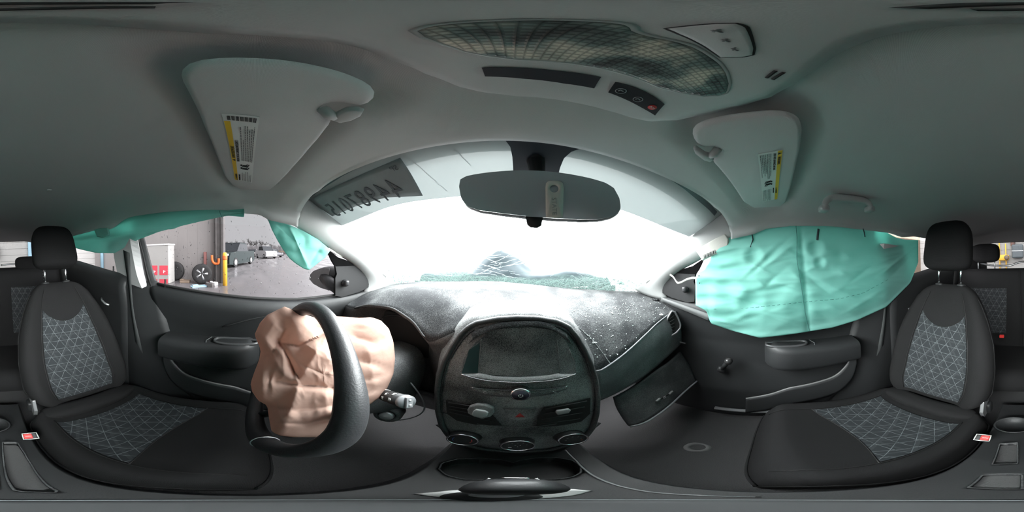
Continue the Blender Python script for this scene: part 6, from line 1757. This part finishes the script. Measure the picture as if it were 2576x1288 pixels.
# ================================================================== centre console between the seats
KZ = -.775
cc = thing('centre_console', (0, -.2, FZ), 'long black centre console with cup holders and storage trays', 'console')
CUP = [(1105, 1180), (1112, 1165), (1150, 1155), (1210, 1152), (1260, 1156), (1290, 1164), (1310, 1158), (1350, 1152), (1400, 1151), (1440, 1158), (1460, 1172), (1462, 1188), (1440, 1200), (1390, 1206), (1330, 1206), (1280, 1202), (1230, 1206), (1170, 1206), (1125, 1196)]
TRAYS = [([(2496, 1168), (2515, 1116), (2560, 1113), (2560, 1166)], .022), ([(6, 1112), (44, 1112), (62, 1140), (80, 1170), (100, 1200), (150, 1238), (40, 1236), (16, 1200), (8, 1150)], .016), ([(2435, 1226), (2470, 1196), (2500, 1194), (2572, 1194), (2572, 1230), (2500, 1230)], .014)]
CUT = [([az_(u, v, KZ) for u, v in CUP], .06)] + [([az_(u, v, KZ) for u, v in P], d) for P, d in TRAYS]
CUTB = [(min(p[0] for p in P) - .01, max(p[0] for p in P) + .01, min(p[1] for p in P) - .01, max(p[1] for p in P) + .01) for P, d in CUT]
def cons(u, v):
    y = .33 - .97 * v
    w = interp(-y, [(-.33, .135), (-.22, .125), (-.12, .105), (0, .085), (.3, .080), (.6, .078), (.8, .075)])
    a = -1 + 2 * u
    z = KZ + interp(-y, [(-.33, -.01), (-.1, 0), (.25, .0), (.42, -.02), (.6, -.05), (.8, -.07)])
    if abs(a) < .82: x = a / .82 * w; zz = z
    else:
        k = (abs(a) - .82) / .18; x = math.copysign(w + .02 * k, a); zz = z - .13 * k ** 1.3
    if abs(a) < .85 and -.40 < y < .30:
        for (P, d), (bx0, bx1, by0, by1) in zip(CUT, CUTB):
            if not (bx0 < x < bx1 and by0 < y < by1): continue
            s = sdist(x, y, P); zz -= d * sm((.0015 - s) / .005)
    return (x, y, zz)
obj('console_shell', grid(cons, 90, 190), M['black'], cc)
for P, d in CUT:
    Q_ = resample(list(P) + [P[0]], 61)[:-1]
    obj('tray_rim', tube(Q_ + np.array([0, 0, .0005]), .0016, 6, closed=True), M['dash_low'], cc)
for (P, d), col in zip(CUT[1:], (.06, .07, .085)):
    c_ = np.mean(P, 0); Q_ = resample(list(P) + [P[0]], 41)[:-1]
    obj('tray_mat', ([tuple(c_ + (p - c_) * .90 + np.array([0, 0, -d + .003])) for p in Q_], [tuple(range(40))]), pm('tray_rubber', (col, col, col), .9, bump=.6, bs=350), cc, smooth=False, solid=.002)
# pale edge line along the passenger side of the console
obj('console_edge', tube([az_(u, v, KZ + .004) for u, v in ((1422, 1132), (1450, 1160), (1490, 1195), (1550, 1220), (1640, 1238), (1760, 1246), (1900, 1250))], .002, 6), pm('edge_pale', (.30, .31, .31), .4), cc)
cz0 = az_(2560, 1072, KZ - .02)
obj('rear_cup_holder', lathe([(.046, -.06), (.044, 0), (.050, .004), (.052, -.004)], (cz0[0] + .01, cz0[1], KZ - .005), (0, 0, 1), 30, sx=1.15), M['black'], cc)
# selector: plate, boot and knob
gsel = thing('gear_selector', (0.0, .07, KZ), 'automatic gear selector with black knob and silver base plate', 'gear lever')
pl1 = [az_(u, v, KZ + .004) for u, v in ((1040, 1242), (1130, 1233), (1220, 1228), (1350, 1227), (1440, 1230), (1490, 1234), (1440, 1247), (1350, 1255), (1250, 1258), (1150, 1255))]
obj('base_plate', pillow(resample(pl1 + [pl1[0]], 51)[:-1], (0, 0, 1), .006, .3, 3), pm('plate_silver', (.52, .53, .52), .35, metal=.3), gsel)
KN = az_(1294, 1226, -.43)
obj('knob', superell(KN, (.043, .040, .075), nu=28, nv=18, e=.75, e2=.8), M['black'], gsel)
obj('lever', tube([KN + np.array([0, 0, -.03]), np.array([KN[0], KN[1] + .01, KZ + .005])], [.011, .013], 14), M['satin'], gsel)
obj('boot', lathe([(.024, .0), (.022, .02), (.018, .04), (.015, .07), (.013, .075)], (KN[0], KN[1] + .01, KZ + .006), (0, 0, 1), 24), M['black_soft'], gsel)
kt = KN + np.array([0, .0, .0])
for pts in (((1208, 1214), (1232, 1203)), ((1262, 1202), (1332, 1203)), ((1348, 1203), (1385, 1222))):
    P = []
    for t in np.linspace(0, 1, 6):
        u = pts[0][0] * (1 - t) + pts[1][0] * t; v = pts[0][1] * (1 - t) + pts[1][1] * t
        d = ray(u, v); q = CAMP - KN; aa = d @ (d / np.array([.028, .023, .0375]) ** 2 * 1) if False else None
        # meet a slightly larger ellipsoid round the knob
        s_ = np.array([.0220, .0205, .038]); dd = d / s_; qq = (CAMP - KN) / s_; A_q = dd @ dd; B_q = 2 * dd @ qq; C_q = qq @ qq - 1; D_q = B_q * B_q - 4 * A_q * C_q
        tt = (-B_q - math.sqrt(D_q)) / (2 * A_q) if D_q > 0 else -(qq @ dd) / A_q
        P.append(CAMP + d * tt)
    obj('knob_trim', tube(P, .0013, 6), M['chrome'], gsel)
# parking gate ring under the lens
gr = az_(1288, 1287, KZ + .006)
gate = thing('cover_plate', (gr[0], gr[1], KZ), 'round grey cover plate on the centre console behind the gear selector', 'cover')
obj('plate', lathe([(.058, 0), (.056, .006), (.04, .008), (0, .008)], (gr[0], gr[1], KZ + .002), (0, 0, 1), 36), pm('plate_grey', (.085, .088, .092), .6), gate)
obj('plate_rim', tube([(gr[0] + .057 * math.cos(a), gr[1] + .057 * math.sin(a), KZ + .008) for a in np.linspace(0, 2 * PI, 48, endpoint=False)], .0016, 6, closed=True), pm('rim_pale', (.34, .37, .38), .4), gate)

# window crank on the passenger door
wc = ax(1835, 905, .585)
wk = thing('window_crank', (.61, wc[1], wc[2] - .05), 'dark window crank with round knob on the passenger door', 'crank')
obj('crank_knob', lathe([(.013, 0), (.016, .012), (.015, .024), (.010, .030), (0, .032)], wc, (-1, 0, .1), 24), pm('crank_gloss', (.03, .03, .03), .2), wk)
ce = ax(1815, 930, .602)
obj('crank_arm', tube([wc + np.array([.004, 0, 0]), ce], [.011, .010], 10), M['black'], wk)
obj('crank_boss', lathe([(.018, -.012), (.017, .006), (.010, .010), (0, .011)], ce, (-1, 0, 0), 20), M['black'], wk)
# ================================================================== lettering becomes plain geometry
bpy.context.view_layer.update()
_dg = bpy.context.evaluated_depsgraph_get()
for _o in [o for o in bpy.data.objects if o.type == 'FONT']:
    _me = bpy.data.meshes.new_from_object(_o.evaluated_get(_dg))
    _nm = _o.name; _n = bpy.data.objects.new('x', _me)
    COL.objects.link(_n); _n.parent = _o.parent; _n.matrix_local = _o.matrix_local.copy()
    for _k in _o.keys():
        if isinstance(_o[_k], str): _n[_k] = _o[_k]
    bpy.data.objects.remove(_o); _n.name = _nm
